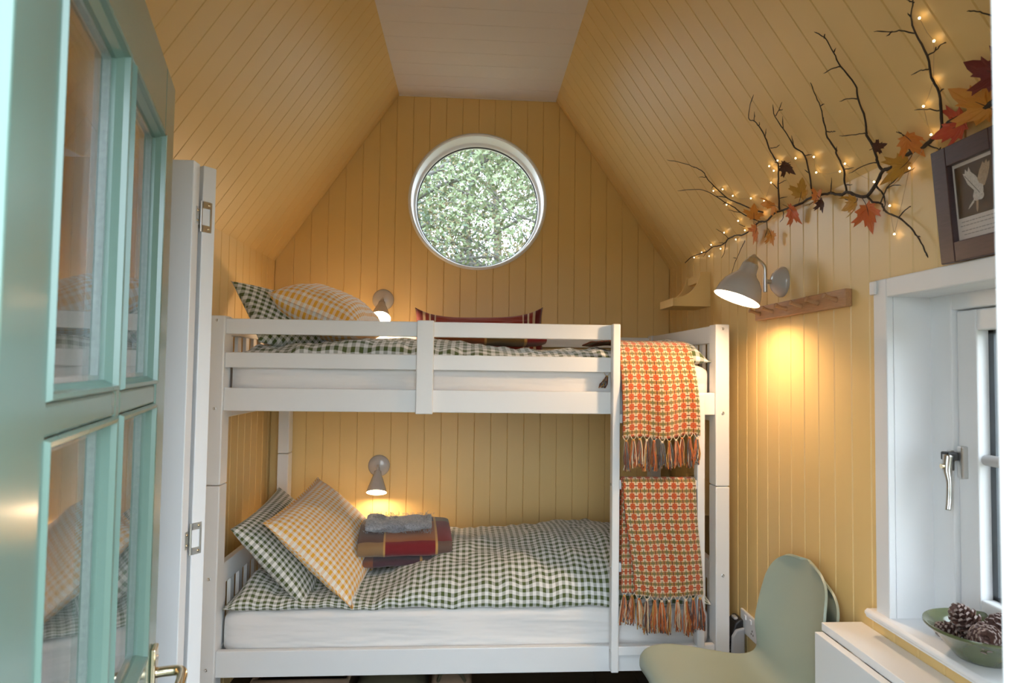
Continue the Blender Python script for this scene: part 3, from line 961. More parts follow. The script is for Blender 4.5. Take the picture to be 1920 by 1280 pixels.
def folded(mb, c, w, d, h, seed, rz=0.0, fold=0.5, lump=0.004, dip=0.0):
    """a folded slab of cloth: rounded cross-section in depth, gently uneven"""
    cx, cy, cz = c
    cr, sr = cos(rz), sin(rz)
    def pos(u, v):
        a = 2 * pi * (v - 0.25 - 0.25)
        n = 3.2
        ca, sa = cos(a), sin(a)
        y = -(abs(ca) ** (2 / n)) * (1 if ca > 0 else -1)
        z = (abs(sa) ** (2 / n)) * (1 if sa > 0 else -1)
        ue = 1 - 0.25 * (abs(2 * u - 1) ** 14)
        x = (u - 0.5) * w
        yy_ = y * d / 2 * (1 - 0.05 * abs(2 * u - 1) ** 10)
        zz_ = z * h / 2 * ue + h / 2
        k = lump * (nz(x * 9 + seed, yy_ * 9, z) + 0.5 * nz(x * 25 + seed, yy_ * 25, z))
        zz_ += k + (dip * (yy_ / d + 0.5) if z > 0 else 0)
        yy_ += 1.4 * k
        return cx + x * cr - yy_ * sr, cy + x * sr + yy_ * cr, cz + zz_
    # v=0 bottom-back ... front lies near the lower v, top in the middle
    mb.grid(pos, 40, 48, lambda u, v: (u, v))
    for u in (0, 1):
        ring = [pos(u, j / 48) for j in range(48)]
        mb.add(ring, [tuple(range(48))], 0, [(u, j / 48) for j in range(48)])
    return mb


bl = empty('folded_blanket', (-0.285, 0.38, 0.585), 'folded burgundy and tan plaid blanket on lower bunk', 'blanket')
obj('lower_fold', folded(MB(), (-0.285, 0.385, 0.575), 0.35, 0.30, 0.045, 3.0, rz=0.10), M_PLAID2, bl, smooth=True, angle=60)
obj('upper_fold', folded(MB(), (-0.290, 0.39, 0.612), 0.385, 0.33, 0.082, 4.0, rz=0.10, dip=0.035), M_PLAID, bl, smooth=True, angle=60)
M_GREYW = mat('grey_melange_wool', (0.30, 0.31, 0.34), 0.95, spec=0.1, noise_scale=160, noise_amt=0.8, bump=0.6, bump_scale=300, sheen=0.6)
sc_ = empty('grey_scarf', (-0.31, 0.40, 0.68), 'fluffy grey scarf folded on top of the plaid blanket', 'scarf')
obj('scarf_fold', folded(MB(), (-0.315, 0.375, 0.702), 0.275, 0.17, 0.052, 7.0, rz=0.08, lump=0.014), M_GREYW, sc_, smooth=True, angle=60)
fz = MB()
for k in range(420):
    x = -0.315 + random.uniform(-0.14, 0.14); y = 0.375 + random.uniform(-0.085, 0.085); z = 0.754 + 0.008 * nz(x * 9, y * 9)
    if random.random() < 0.4: y = 0.288; z = random.uniform(0.71, 0.75)
    d = Vector((random.uniform(-1, 1), random.uniform(-1, 0.4), random.uniform(-0.2, 0.9))).normalized() * random.uniform(0.008, 0.02)
    fz.tube([(x, y, z - 0.006), (x + d.x * 0.5, y + d.y * 0.5, z + d.z * 0.5), (x + d.x, y + d.y, z + d.z * 0.6)], 0.0009, 3, cap=False)
tag(obj('fringe', fz, M_GREYW, sc_), kind='stuff')
tag(obj('folded_blanket', folded(MB(), (0.065, 0.50, 1.503), 0.50, 0.28, 0.068, 14.0), M_PLAID3, smooth=True, angle=60),
    'folded brown and burgundy plaid blanket behind the upper guard rail', 'blanket')

# ------------------------------------------------------------------ flower-weave throws with tasselled edge
YARN = [mat('yarn_orange', (0.50, 0.14, 0.04), 0.9, noise_scale=300, noise_amt=0.3), mat('yarn_cream', (0.62, 0.50, 0.36), 0.9, noise_scale=300, noise_amt=0.2),
        mat('yarn_slate', (0.10, 0.11, 0.12), 0.9, noise_scale=300, noise_amt=0.3), mat('yarn_brown', (0.14, 0.05, 0.03), 0.9, noise_scale=300, noise_amt=0.3),
        mat('yarn_ochre', (0.45, 0.24, 0.06), 0.9, noise_scale=300, noise_amt=0.3)]


def tassel(parent, p, length, rnd, lean=0.0, n=32):
    p = Vector(p)
    mb = MB()
    mb.sphere(p, 0.0055, 8, 6, rnd.choice((0, 1, 4)), (1, 0.9, 1.1))
    for s in (-1, 1):
        mb.tube(cat_rom([tuple(p + Vector((s * 0.013, 0, 0.021))), tuple(p + Vector((s * 0.008, -0.002, 0.010))), tuple(p)], 3), 0.0016, 5, 1)
    for k in range(n):
        a = rnd.uniform(0, 2 * pi); r = rnd.uniform(0.001, 0.0055)
        L = length * rnd.uniform(0.8, 1.08)
        sx_, sy_ = cos(a), sin(a)
        w1_, w2_ = rnd.uniform(-0.004, 0.004), rnd.uniform(-0.005, 0.005)
        pts = [tuple(p + Vector((sx_ * r, sy_ * r * 0.6, 0))), tuple(p + Vector((sx_ * r * 1.9 + lean * 0.3 + w1_, sy_ * r * 1.3 - 0.001, -L * 0.35))),
               tuple(p + Vector((sx_ * r * 2.5 + lean * 0.7 + w2_, sy_ * r * 1.6 - 0.001, -L * 0.7))), tuple(p + Vector((sx_ * r * 3.0 + lean + w1_, sy_ * r * 1.8, -L)))]
        mb.tube(cat_rom(pts, 2), 0.0021, 4, rnd.choice((0, 0, 0, 1, 1, 2, 2, 3, 3, 4)), cap=False)
    return obj('tassel', mb, YARN, parent, smooth=True)


def throw_surface(path, xl, xr, wav, nu=60, nv=90, voff=0.0):
    """path: list of (y, z) from start to hem; xl / xr: functions of t giving the two edges"""
    P = cat_rom(path, 8)
    acc = [0.0]
    for a, b in zip(P[:-1], P[1:]): acc.append(acc[-1] + sqrt((a[0] - b[0]) ** 2 + (a[1] - b[1]) ** 2))
    tot = acc[-1]
    def at(t):
        s = t * tot
        for i in range(len(acc) - 1):
            if acc[i + 1] >= s:
                k = (s - acc[i]) / max(1e-9, acc[i + 1] - acc[i])
                return lerp(P[i][0], P[i + 1][0], k), lerp(P[i][1], P[i + 1][1], k)
        return P[-1]
    def pos(u, v):
        y, z = at(v)
        dy, dz = wav(u, v)
        return lerp(xl(v), xr(v), u), y + dy, z + dz
    mb = MB().grid(pos, nu, nv, lambda u, v: (u * 0.30 + 1, v * tot + voff))
    return mb, pos, tot


R1 = random.Random(5)
t1 = empty('throw_blanket', (0.70, -0.02, 1.14), 'orange flower-pattern throw draped over the upper bunk mattress edge', 'throw blanket')
hem1 = lambda u: 0.006 * sin(u * 9) - 0.010 * (1 - u)
mbt, pos1, _ = throw_surface([(0.62, 1.515), (0.45, 1.522), (0.25, 1.520), (0.12, 1.517), (0.055, 1.505), (0.018, 1.47), (-0.014, 1.40), (-0.034, 1.33), (-0.044, 1.25), (-0.047, 1.152)],
                      lambda t: lerp(0.515, 0.5555, sm(0.35, 0.60, t)), lambda t: 0.842 + 0.012 * sm(0.5, 1.0, t),
                      lambda u, v: (-0.009 * sm(0.5, 0.75, v) * sin(u * 13 + 0.6) * (0.5 + 0.5 * v) + 0.005 * nz(u * 5, v * 5, 3.0), (hem1(u) * sm(0.6, 1, v)) + 0.006 * nz(u * 4, v * 6, 9.0) * (1 - sm(0.4, 0.6, v))))
cl1 = obj('woven_cloth', mbt, M_WOVEN, t1, smooth=True, solid=0.004)
for k in range(11):
    u = 0.04 + 0.92 * k / 10
    x, y, z = pos1(u, 1.0)
    tassel(t1, (x, y - 0.003 - 0.004 * (k % 2), z - 0.012), 0.100 + R1.uniform(-0.008, 0.012), R1, lean=R1.uniform(-0.006, 0.006))
tassel(t1, (0.512, 0.030, 1.372), 0.04, R1, lean=-0.02)

t2 = empty('throw_blanket', (0.72, -0.03, 0.55), 'orange flower-pattern throw hung over a ladder rung', 'throw blanket')
mbt, pos2, _ = throw_surface([(0.012, 0.56), (0.010, 0.70), (0.006, 0.90), (-0.001, 0.978), (-0.012, 0.992), (-0.030, 0.986), (-0.042, 0.95), (-0.048, 0.80), (-0.052, 0.65), (-0.056, 0.556)],
                      lambda t: lerp(0.558, lerp(0.562, 0.606, sm(0.55, 1.0, t)), sm(0.3, 0.55, t)), lambda t: lerp(0.842, lerp(0.842, 0.866, sm(0.55, 1, t)), sm(0.3, 0.5, t)),
                      lambda u, v: (-0.007 * sm(0.52, 0.75, v) * sin(u * 11 - 0.5) + 0.004 * nz(u * 5, v * 5, 13.0), 0.006 * sin(u * 8 + 1) * sm(0.8, 1, v)), nv=110, voff=0.01)
obj('woven_cloth', mbt, M_WOVEN, t2, smooth=True, solid=0.004)
# inner layer showing along the ladder stile
mbt, pos3, _ = throw_surface([(-0.006, 0.985), (-0.022, 0.984), (-0.034, 0.95), (-0.037, 0.80), (-0.038, 0.66), (-0.040, 0.566)],
                      lambda t: 0.5575, lambda t: 0.70, lambda u, v: (0.003 * nz(u * 5, v * 5, 23.0), 0.0), nu=30, nv=60, voff=0.02)
obj('folded_layer', mbt, M_WOVEN, t2, smooth=True, solid=0.004)
for k in range(9):
    u = 0.05 + 0.90 * k / 8
    x, y, z = pos2(u, 1.0)
    tassel(t2, (x, y - 0.003, z - 0.014), 0.112 + R1.uniform(-0.01, 0.014), R1, lean=R1.uniform(-0.006, 0.008))
for k in range(2):
    x, y, z = pos3(0.08 + 0.2 * k, 1.0)
    tassel(t2, (x, y, z - 0.012), 0.10, R1, lean=-0.004)

# ------------------------------------------------------------------ wall lamps
def shade(parent, top, axis, prof, nm='lamp_shade'):
    """prof: outer (r, h) from the neck to the rim; the inside is offset inward"""
    o = obj(nm, MB().lathe(prof, top, axis, 40), M_LAMP, parent, smooth=True, angle=50)
    inner = [(max(0.002, r - 0.0025), h + 0.001) for r, h in prof[2:]]
    inner[-1] = (prof[-1][0] - 0.0008, prof[-1][1])
    obj('shade_lining', MB().lathe([(0.001, inner[0][1])] + inner, top, axis, 40), M_LAMPIN, o, smooth=True, angle=50)
    return o


def bed_lamp(base, axis, label, out=0.108):
    b = Vector(base); ax = Vector(axis).normalized()
    e = empty('wall_lamp', b, label, 'lamp')
    obj('wall_plate', MB().lathe([(0.056, 0.0), (0.056, 0.006), (0.050, 0.012), (0.030, 0.019), (0.010, 0.022), (0.0, 0.022)], b, (0, -1, 0), 36), M_LAMP, e, smooth=True, angle=50)
    piv = b + Vector((0, -0.040, -0.004))
    arm = cat_rom([tuple(b + Vector((0, -0.018, 0.0))), tuple(b + Vector((0, -0.032, 0.006))), tuple(piv)], 4)
    obj('swivel_arm', MB().tube(arm, 0.005, 10), M_STEEL, e, smooth=True)
    prof = [(0.0, -0.002), (0.009, 0.0), (0.010, 0.016), (0.017, 0.020), (0.021, 0.040), (0.030, 0.062), (0.042, 0.098), (0.0505, 0.126), (0.0515, 0.131)]
    shade(e, piv, ax, prof)
    bo = MB(); bc = piv + ax * out
    bo.sphere(bc, 0.021, 16, 10)
    obj('bulb', bo, M_BULB, e, smooth=True)
    return e


bed_lamp((-0.490, YB, 0.882), (0.02, -0.42, -0.90), 'small grey cone wall lamp glowing above the folded plaid blanket')
bed_lamp((-0.487, YB, 1.755), (0.03, -0.62, -0.78), 'small grey cone wall lamp glowing behind the upper guard rail', 0.126)

base = Vector((XR, -0.292, 1.713))
e = empty('wall_lamp', base, 'large grey dome wall lamp on a bent arm above the pegs', 'lamp')
obj('wall_plate', MB().lathe([(0.053, 0.0), (0.053, 0.006), (0.050, 0.012), (0.034, 0.030), (0.016, 0.040), (0.0, 0.042)], base, (-1, 0, 0), 40), M_LAMP, e, smooth=True, angle=50)
AX = Vector((-0.36, 0.03, -0.90)).normalized()
oc = Vector((0.885, -0.318, 1.648))                # centre of the shade's mouth
top = oc - AX * 0.150
obj('stem_joint', MB().tube([base + Vector((-0.036, 0, 0)), base + Vector((-0.058, 0, 0))], 0.008, 12), M_STEEL, e, smooth=True, angle=50)
obj('upright_tube', MB().tube([base + Vector((-0.062, 0, -0.036)), base + Vector((-0.062, 0, 0.012))], 0.0075, 12), M_STEEL, e, smooth=True, angle=50)
arm = cat_rom([tuple(base + Vector((-0.062, 0, -0.02))), tuple(base + Vector((-0.062, 0, 0.03))), tuple(base + Vector((-0.066, -0.002, 0.055))), tuple(base + Vector((-0.085, -0.006, 0.072))),
               tuple(lerp(base + Vector((-0.085, -0.006, 0.072)), top + Vector((0, 0, 0.012)), 0.6)), tuple(top + Vector((0.004, 0, 0.010))), tuple(top + Vector((-0.006, 0, 0.004)))], 6)
obj('bent_arm', MB().tube(arm, 0.006, 12), M_STEEL, e, smooth=True, angle=50)
obj('shade_cap', MB().lathe([(0, -0.002), (0.016, 0.0), (0.019, 0.008), (0.024, 0.016), (0.026, 0.022)], top, AX, 30), M_STEEL, e, smooth=True, angle=50)
prof = [(0.010, 0.016), (0.024, 0.018), (0.027, 0.024), (0.030, 0.050), (0.035, 0.060), (0.050, 0.074), (0.064, 0.094), (0.073, 0.118), (0.0775, 0.143), (0.079, 0.150)]
shade(e, top, AX, prof)
obj('bulb', MB().sphere(oc - AX * 0.038, 0.030, 18, 12), M_BULB, e, smooth=True)

# ------------------------------------------------------------------ scoop-sided wall shelves
def shelf(z, label):
    e = empty('wall_shelf', (XR, 0.485, z), label, 'shelf')
    side_poly = [(0.0, 0.0), (0.172, 0.0), (0.172, 0.036)] + [(0.172 - 0.125 * sin(a), 0.036 + 0.125 * (1 - cos(a)) * 0.96) for a in [pi / 2 * k / 12 for k in range(1, 13)]] + [(0.0, 0.158)]
    for y in (0.385, 0.571):
        obj('side_panel', MB().prism(side_poly, (XR, y, z), (-1, 0, 0), (0, 0, 1), (0, 1, 0), 0.014), M_YEL, e)
    obj('base_panel', MB().box(XR - 0.16, XR, 0.399, 0.571, z, z + 0.012), M_YEL, e)
    obj('front_lip', MB().box(XR - 0.1725, XR - 0.158, 0.385, 0.585, z - 0.0005, z + 0.036), M_YEL, e, bevel=0.001)
    obj('back_panel', MB().box(XR - 0.014, XR - 0.001, 0.399, 0.571, z + 0.012, z + 0.158), M_YEL, e)
    obj('top_batten', MB().box(XR - 0.04, XR - 0.014, 0.399, 0.571, z + 0.115, z + 0.15), M_YEL, e)
shelf(1.692, 'yellow scoop-sided wall shelf above the upper bunk end')
shelf(0.757, 'yellow scoop-sided wall shelf above the lower bunk foot')

# ------------------------------------------------------------------ oak peg rail
pe = empty('peg_rail', (XR, -0.414, 1.59), 'oak peg rail on the wall under the dome lamp', 'peg rail')
obj('backboard', MB().box(XR - 0.022, XR, -0.704, -0.122, 1.589, 1.640), M_OAK, pe, bevel=0.003)
pp = MB()
for k in range(6):
    y = -0.165 - k * 0.099
    pg = MB().tube(cat_rom([(XR - 0.020, y, 1.612), (XR - 0.038, y, 1.616), (XR - 0.055, y, 1.622), (XR - 0.062, y, 1.624)], 3), [0.0085, 0.0078, 0.007, 0.0062, 0.006, 0.006, 0.007, 0.0082, 0.0088, 0.0075][:10], 10)
    obj('peg', pg, M_OAK, pe, smooth=True)

# ------------------------------------------------------------------ picture frame leaning out from the wall
pf = empty('picture_frame', (1.045, -1.19, 1.643), 'plum-brown wooden picture frame with owl print above the window', 'picture')
LEAN = Vector((-0.022, 0, 0.252)).normalized()
O = Vector((1.040, -1.094, 1.645))
PY = Vector((0, -1, 0)); PN = Vector((-LEAN.z, 0, LEAN.x)); PN = LEAN.cross(PY); PN = PN if PN.x < 0 else -PN
WF, HF, BW = 0.205, 0.252, 0.043
def pfp(s, t, d): return O + PY * s + LEAN * t + PN * d
def pfbox(mb, s0, s1, t0, t1, d0, d1, mi=0): return mb.obox(pfp((s0 + s1) / 2, (t0 + t1) / 2, (d0 + d1) / 2), PY * (s1 - s0) / 2, LEAN * (t1 - t0) / 2, PN * (d1 - d0) / 2, mi)
for q in ((0, BW, 0, HF), (WF - BW, WF, 0, HF), (BW, WF - BW, 0, BW), (BW, WF - BW, HF - BW, HF)):
    obj('frame_bar', pfbox(MB(), *q, -0.004, 0.014), M_PLUM, pf, bevel=0.002)
M_CARD = mat('off_white_card', (0.66, 0.62, 0.60), 0.8, noise_scale=30, noise_amt=0.03)
M_PRINT = mat('dark_photo_print', (0.030, 0.030, 0.034), 0.35, noise_scale=14, noise_amt=0.5)
M_OWL = mat('white_feather_print', (0.60, 0.57, 0.54), 0.6, noise_scale=260, noise_amt=0.45)
M_OWLT = mat('tan_feather_print', (0.42, 0.33, 0.24), 0.6, noise_scale=260, noise_amt=0.45)
M_INK = mat('grey_ink', (0.30, 0.28, 0.28), 0.8, noise_scale=400, noise_amt=0.5)
obj('mount_card', pfbox(MB(), BW - 0.005, WF - BW + 0.005, BW - 0.005, HF - BW + 0.005, -0.003, 0.0), M_CARD, pf)
ph = obj('owl_photo', pfbox(MB(), BW + 0.006, WF - BW - 0.002, BW + 0.048, HF - BW - 0.008, 0.0, 0.0008), M_PRINT, pf)
ow = MB()
def op(poly, d, mi=0):
    pts = [pfp(BW + 0.006 + s * 0.111, BW + 0.048 + t * 0.108, d) for s, t in poly]
    ow.add(pts, [tuple(range(len(pts)))], mi)
op([(0.50, 0.40), (0.30, 0.62), (0.20, 0.86), (0.25, 0.84), (0.27, 0.93), (0.32, 0.86), (0.36, 0.95), (0.40, 0.84), (0.52, 0.72), (0.60, 0.56)], 0.0010)
op([(0.60, 0.48), (0.54, 0.66), (0.60, 0.80), (0.70, 0.95), (0.73, 0.90), (0.79, 0.97), (0.80, 0.90), (0.86, 0.92), (0.84, 0.80), (0.78, 0.64), (0.70, 0.50)], 0.0011, 1)
op([(0.44, 0.46), (0.40, 0.36), (0.42, 0.27), (0.50, 0.24), (0.58, 0.30), (0.66, 0.40), (0.66, 0.52), (0.56, 0.58)], 0.0012)
op([(0.58 + 0.085 * cos(a), 0.335 + 0.085 * sin(a)) for a in [2 * pi * k / 16 for k in range(16)]], 0.0013)
op([(0.42, 0.30), (0.30, 0.20), (0.26, 0.13), (0.34, 0.18), (0.42, 0.24)], 0.0012)
op([(0.47, 0.26), (0.45, 0.10), (0.47, 0.03), (0.50, 0.10), (0.52, 0.25)], 0.0012, 1)
for k in range(6):
    s = 0.24 + 0.055 * k; op([(s, 0.80 - 0.07 * k), (s + 0.008, 0.81 - 0.07 * k), (s + 0.06, 0.74 - 0.07 * k), (s + 0.052, 0.73 - 0.07 * k)], 0.0014, 2)
op([(0.605, 0.34), (0.615, 0.35), (0.622, 0.34), (0.612, 0.33)], 0.0015, 2)
obj('owl_print', ow, [M_OWL, M_OWLT, M_PRINT], ph)
tx = MB()
for k, (a, b) in enumerate(((0.012, 0.104), (0.008, 0.110), (0.010, 0.106), (0.016, 0.096))):
    t = BW + 0.038 - k * 0.008 - (0.003 if k > 1 else 0)
    x = BW + a
    while x < BW + b:
        w = random.uniform(0.004, 0.010); pfbox(tx, x, min(x + w, BW + b), t, t + 0.0018, 0.0, 0.0004); x += w + 0.0022
obj('caption_lines', tx, M_INK, pf)
obj('picture_glass', pfbox(MB(), BW - 0.004, WF - BW + 0.004, BW - 0.004, HF - BW + 0.004, 0.0055, 0.007), M_GLASS, pf)

# small white sensor on the corner of the window architrave
sb = obj('sensor_case', MB().box(XR - 0.026, XR - 0.018, -0.846, -0.820, 1.606, 1.642), M_WHITE, bevel=0.0039)
tag(sb, 'small white plastic clip on the window frame corner', 'clip')

# ------------------------------------------------------------------ socket and plug-in heater
so = empty('wall_socket', (XR, -0.03, 0.405), 'white double wall socket behind the stacked chairs', 'socket')
obj('face_plate', MB().box(XR - 0.010, XR, -0.105, 0.042, 0.392, 0.478), M_WHITE, so, bevel=0.004)
for y in (-0.055, -0.008):
    obj('switch', MB().box(XR - 0.014, XR - 0.009, y - 0.006, y + 0.006, 0.450, 0.466), M_WHITE, so, bevel=0.001)
mb = MB()
for dz, dy in ((0.012, 0.0), (0.0, 0.008), (0.0, -0.008)): mb.box(XR - 0.0106, XR - 0.0096, -0.065 + dy - 0.0025, -0.065 + dy + 0.0025, 0.412 + dz, 0.419 + dz)
obj('pin_hole_shade', mb, M_BLACKP, so)  # black blocks on the plate paint the shade inside the pin holes
ht = empty('plug_heater', (XR - 0.05, 0.035, 0.30), 'black and silver plug-in heater on the wall beside bunk post', 'heater')
body_poly = [(0.012, -0.12), (0.052, -0.12), (0.062, -0.09), (0.060, -0.02), (0.044, 0.03), (0.028, 0.045), (0.012, 0.045)]
obj('grille_body', MB().prism(body_poly, (XR, 0.005, 0.40), (-1, 0, 0), (0, 0, 1), (0, 1, 0), 0.072), M_BLACKP, ht, bevel=0.006)
obj('side_shell', MB().prism([(0.012, -0.125), (0.056, -0.125), (0.066, -0.09), (0.064, -0.015), (0.048, 0.012), (0.012, 0.02)], (XR, -0.010, 0.40), (-1, 0, 0), (0, 0, 1), (0, 1, 0), 0.014), M_GREYP, ht, bevel=0.007)
for k in range(8):
    obj('grille_bar', MB().box(XR - 0.0660, XR - 0.056, 0.010, 0.074, 0.285 + k * 0.012, 0.290 + k * 0.012), M_BLACKP, ht)
obj('top_switch', MB().box(XR - 0.043, XR - 0.028, 0.02, 0.05, 0.438, 0.449), M_GREYP, ht, bevel=0.003)

# ------------------------------------------------------------------ stacked shell chairs
def chair(off, label, z_leg):
    ox, oy, oz = off
    e = empty('shell_chair', (0.74 + ox, -0.53 + oy, 0.0), label, 'chair', group='stacked sage green shell chairs')
    JX, CY = 0.960, -0.530
    prof = [(0.392, 0.415, 0.165), (0.405, 0.440, 0.190), (0.395, 0.462, 0.205), (0.36, 0.472, 0.218), (0.27, 0.462, 0.226), (0.17, 0.444, 0.226), (0.08, 0.432, 0.220),
            (0.030, 0.440, 0.212), (0.004, 0.468, 0.205), (-0.010, 0.52, 0.200), (-0.024, 0.59, 0.197), (-0.038, 0.66, 0.193), (-0.052, 0.73, 0.180), (-0.058, 0.778, 0.158),
            (-0.061, 0.808, 0.122), (-0.062, 0.824, 0.080), (-0.0625, 0.829, 0.03)]
    P = cat_rom(prof, 4)
    n = len(P) - 1
    def pos(u, v):
        f, z, hw = P[round(v * n)]
        a = 2 * u - 1
        seat = 1 - sm(0.44, 0.60, z)
        x = JX - f; y = CY + a * hw
        z2 = z + seat * 0.018 * abs(a) ** 2.5 * sm(0.405, 0.30, f) if f < 0.40 else z - 0.006 * abs(a) ** 3
        x2 = x - (1 - seat) * 0.040 * abs(a) ** 2.2 * (1 - 0.6 * sm(0.72, 0.84, z))
        return x2 + ox, y + oy, z2 + oz
    sh = obj('seat_shell', MB().grid(pos, 40, n, lambda u, v: (u, v)), M_SHELL, e, smooth=True)
    m = sh.modifiers.new('thickness', 'SOLIDIFY'); m.thickness = 0.007; m.offset = -1
    m = sh.modifiers.new('edge', 'BEVEL'); m.width = 0.0022; m.segments = 2; m.limit_method = 'ANGLE'; m.angle_limit = radians(50)
    for sx_, sy_ in ((-1, -1), (-1, 1), (1, -1), (1, 1)):
        tp_ = (0.735 + sx_ * 0.11 + ox, CY + sy_ * 0.15 + oy, 0.428 + oz); bt = (0.735 + sx_ * 0.165 + ox, CY + sy_ * 0.20 + oy, 0.0)
        obj('leg', MB().tube([bt, tp_], [0.009, 0.013], 10), M_STEEL, e, smooth=True, angle=50)
    cr = MB()
    for sx_ in (-1, 1): cr.tube([(0.735 + sx_ * 0.11 + ox, CY - 0.15 + oy, 0.424 + oz), (0.735 + sx_ * 0.11 + ox, CY + 0.15 + oy, 0.424 + oz)], 0.010, 8)
    obj('under_frame', cr, M_STEEL, e, smooth=True, angle=50)
chair((0.0, 0.0, 0.0), 'upper sage green shell chair of the stack of two', 0.0)
chair((0.027, -0.012, -0.046), 'lower sage green shell chair under the other in the stack', 0.0)

# ------------------------------------------------------------------ wall-mounted drop-leaf table under the window
tb = empty('drop_leaf_table', (0.98, -1.25, 0.0), 'white drop-leaf table with leaf folded down under the window', 'table')
obj('table_shelf', MB().box(0.944, XR - 0.001, -1.80, -0.735, 0.700, 0.722), M_TABLE, tb, bevel=0.0015)
obj('hanging_leaf', MB().box(0.918, 0.940, -1.80, -0.748, 0.16, 0.702), M_TABLE, tb, bevel=0.0015)
obj('wall_bracket', MB().box(XR - 0.03, XR - 0.001, -1.76, -0.78, 0.62, 0.700), M_TABLE, tb)
for y in (-0.90, -1.27, -1.65):
    obj('hinge', MB().tube([(0.942, y - 0.03, 0.697), (0.942, y + 0.03, 0.697)], 0.004, 8), M_STEEL, tb, smooth=True)
    obj('support_arm', MB().box(0.95, XR - 0.03, y - 0.012, y + 0.012, 0.665, 0.698), M_TABLE, tb)

# ------------------------------------------------------------------ bowl of pine cones on the sill
BC = Vector((1.098, -1.105, 0.7855))
M_BOWL = mat('olive_green_glaze', (0.10, 0.115, 0.05), 0.12, noise_scale=30, noise_amt=0.25, coat=0.6)
bw = obj('glazed_bowl', MB().lathe([(0.0, 0.0), (0.048, 0.0), (0.052, 0.004), (0.070, 0.024), (0.090, 0.048), (0.106, 0.060), (0.110, 0.064), (0.109, 0.068), (0.104, 0.067), (0.088, 0.054), (0.066, 0.030), (0.046, 0.012), (0.0, 0.009)], BC, (0, 0, 1), 56), M_BOWL, smooth=True, angle=70)
tag(bw, 'olive green glazed bowl of pine cones on the sill', 'bowl')
M_CONE = mat('brown_cone_scale', (0.12, 0.062, 0.05), 0.6, noise_scale=50, noise_amt=0.4)
M_TIP = mat('frosted_cone_tip', (0.23, 0.17, 0.15), 0.7, noise_scale=60, noise_amt=0.3)
def cone(c, axis, L, R, label, seed):
    rnd = random.Random(seed)
    ax = Vector(axis).normalized(); a0 = ax.orthogonal().normalized(); b0 = ax.cross(a0)
    c = Vector(c)
    e = empty('pine_cone', c, label, 'pine cone', group='pine cones in the glazed bowl')
    obj('core', MB().tube([c - ax * L * 0.42, c - ax * L * 0.1, c + ax * L * 0.40], [R * 0.35, R * 0.42, R * 0.12], 10), M_CONE, e, smooth=True)
    mb = MB()
    N = 64
    for k in range(N):
        t = k / (N - 1); th = k * 2.39996
        rr = R * (0.55 + 0.75 * sin(pi * min(1, 0.22 + t * 0.80))) * 0.72
        d = a0 * cos(th) + b0 * sin(th); tn = ax.cross(d)
        root = c + ax * (t - 0.46) * L + d * R * 0.18
        out = (d + ax * (0.25 + 0.9 * t)).normalized()
        tip = root + out * rr * rnd.uniform(0.9, 1.05)
        w = R * 0.33 * (1 - 0.35 * t); nn = out.cross(tn)
        A = root - tn * w * 0.3; B = root + tn * w * 0.3
        mid = root + out * rr * 0.7
        vs = [A, B, mid + tn * w, mid - tn * w, tip + nn * -0.0006 + tn * w * 0.55, tip - tn * w * 0.55, mid + nn * 0.0022, tip + nn * 0.003]
        mb.add(vs, [(0, 1, 2, 6), (0, 6, 3)], 0)
        mb.add(vs, [(6, 2, 4, 7), (3, 6, 7, 5)], 0)
        t2_ = tip + out * 0.0012 + nn * 0.0018
        mb.add([tip - tn * w * 0.6, tip + tn * w * 0.6, t2_ + tn * w * 0.45 + nn * 0.0022, t2_ - tn * w * 0.45 + nn * 0.0022], [(0, 1, 2, 3)], 1)
    tag(obj('scales', mb, [M_CONE, M_TIP], e, solid=0.0012), kind='stuff')
    return e
cone(BC + Vector((-0.018, 0.012, 0.066)), (-0.55, 0.25, 0.8), 0.066, 0.031, 'tallest dark pine cone standing at the middle of the bowl', 3)
cone(BC + Vector((-0.032, -0.048, 0.060)), (-0.5, -0.75, 0.42), 0.058, 0.032, 'broad brown pine cone lying in front in the bowl', 7)
cone(BC + Vector((-0.050, 0.026, 0.044)), (-0.8, 0.5, 0.3), 0.045, 0.022, 'small dark pine cone low against the rim of the bowl', 9)
cone(BC + Vector((0.025, -0.058, 0.056)), (0.7, -0.6, 0.4), 0.056, 0.028, 'pine cone half hidden at the back of the bowl', 12)
cone(BC + Vector((0.045, 0.010, 0.056)), (0.7, 0.4, 0.5), 0.056, 0.028, 'pine cone nearest to the window pane in the bowl', 15)

# ------------------------------------------------------------------ things stored under the lower bunk
M_WICK = mat('dark_woven_wicker', (0.10, 0.055, 0.025), 0.7, noise_scale=80, noise_amt=0.5, bump=0.5, bump_scale=120)
M_OLIVE = mat('olive_canvas', (0.065, 0.055, 0.028), 0.9, noise_scale=30, noise_amt=0.2, bump=0.3)
M_TANC = mat('tan_canvas', (0.20, 0.13, 0.08), 0.9, noise_scale=30, noise_amt=0.2, bump=0.3)
bk = empty('wicker_basket', (-0.66, 0.32, 0.0), 'brown wicker basket under the lower bunk', 'basket')
mb = MB()
for a, b, c_, d_ in ((-0.84, -0.82, 0.14, 0.5), (-0.50, -0.48, 0.14, 0.5), (-0.82, -0.50, 0.14, 0.16), (-0.82, -0.50, 0.48, 0.5)): mb.box(a, b, c_, d_, 0, 0.17)
mb.box(-0.83, -0.49, 0.15, 0.49, 0.0, 0.01)
obj('basket_body', mb, M_WICK, bk)
mb = MB(); mb.tube([(-0.84, 0.14, 0.175), (-0.48, 0.14, 0.175), (-0.48, 0.5, 0.175), (-0.84, 0.5, 0.175), (-0.84, 0.14, 0.175)], 0.011, 8)
obj('basket_rim', mb, M_TANC, bk, smooth=True)
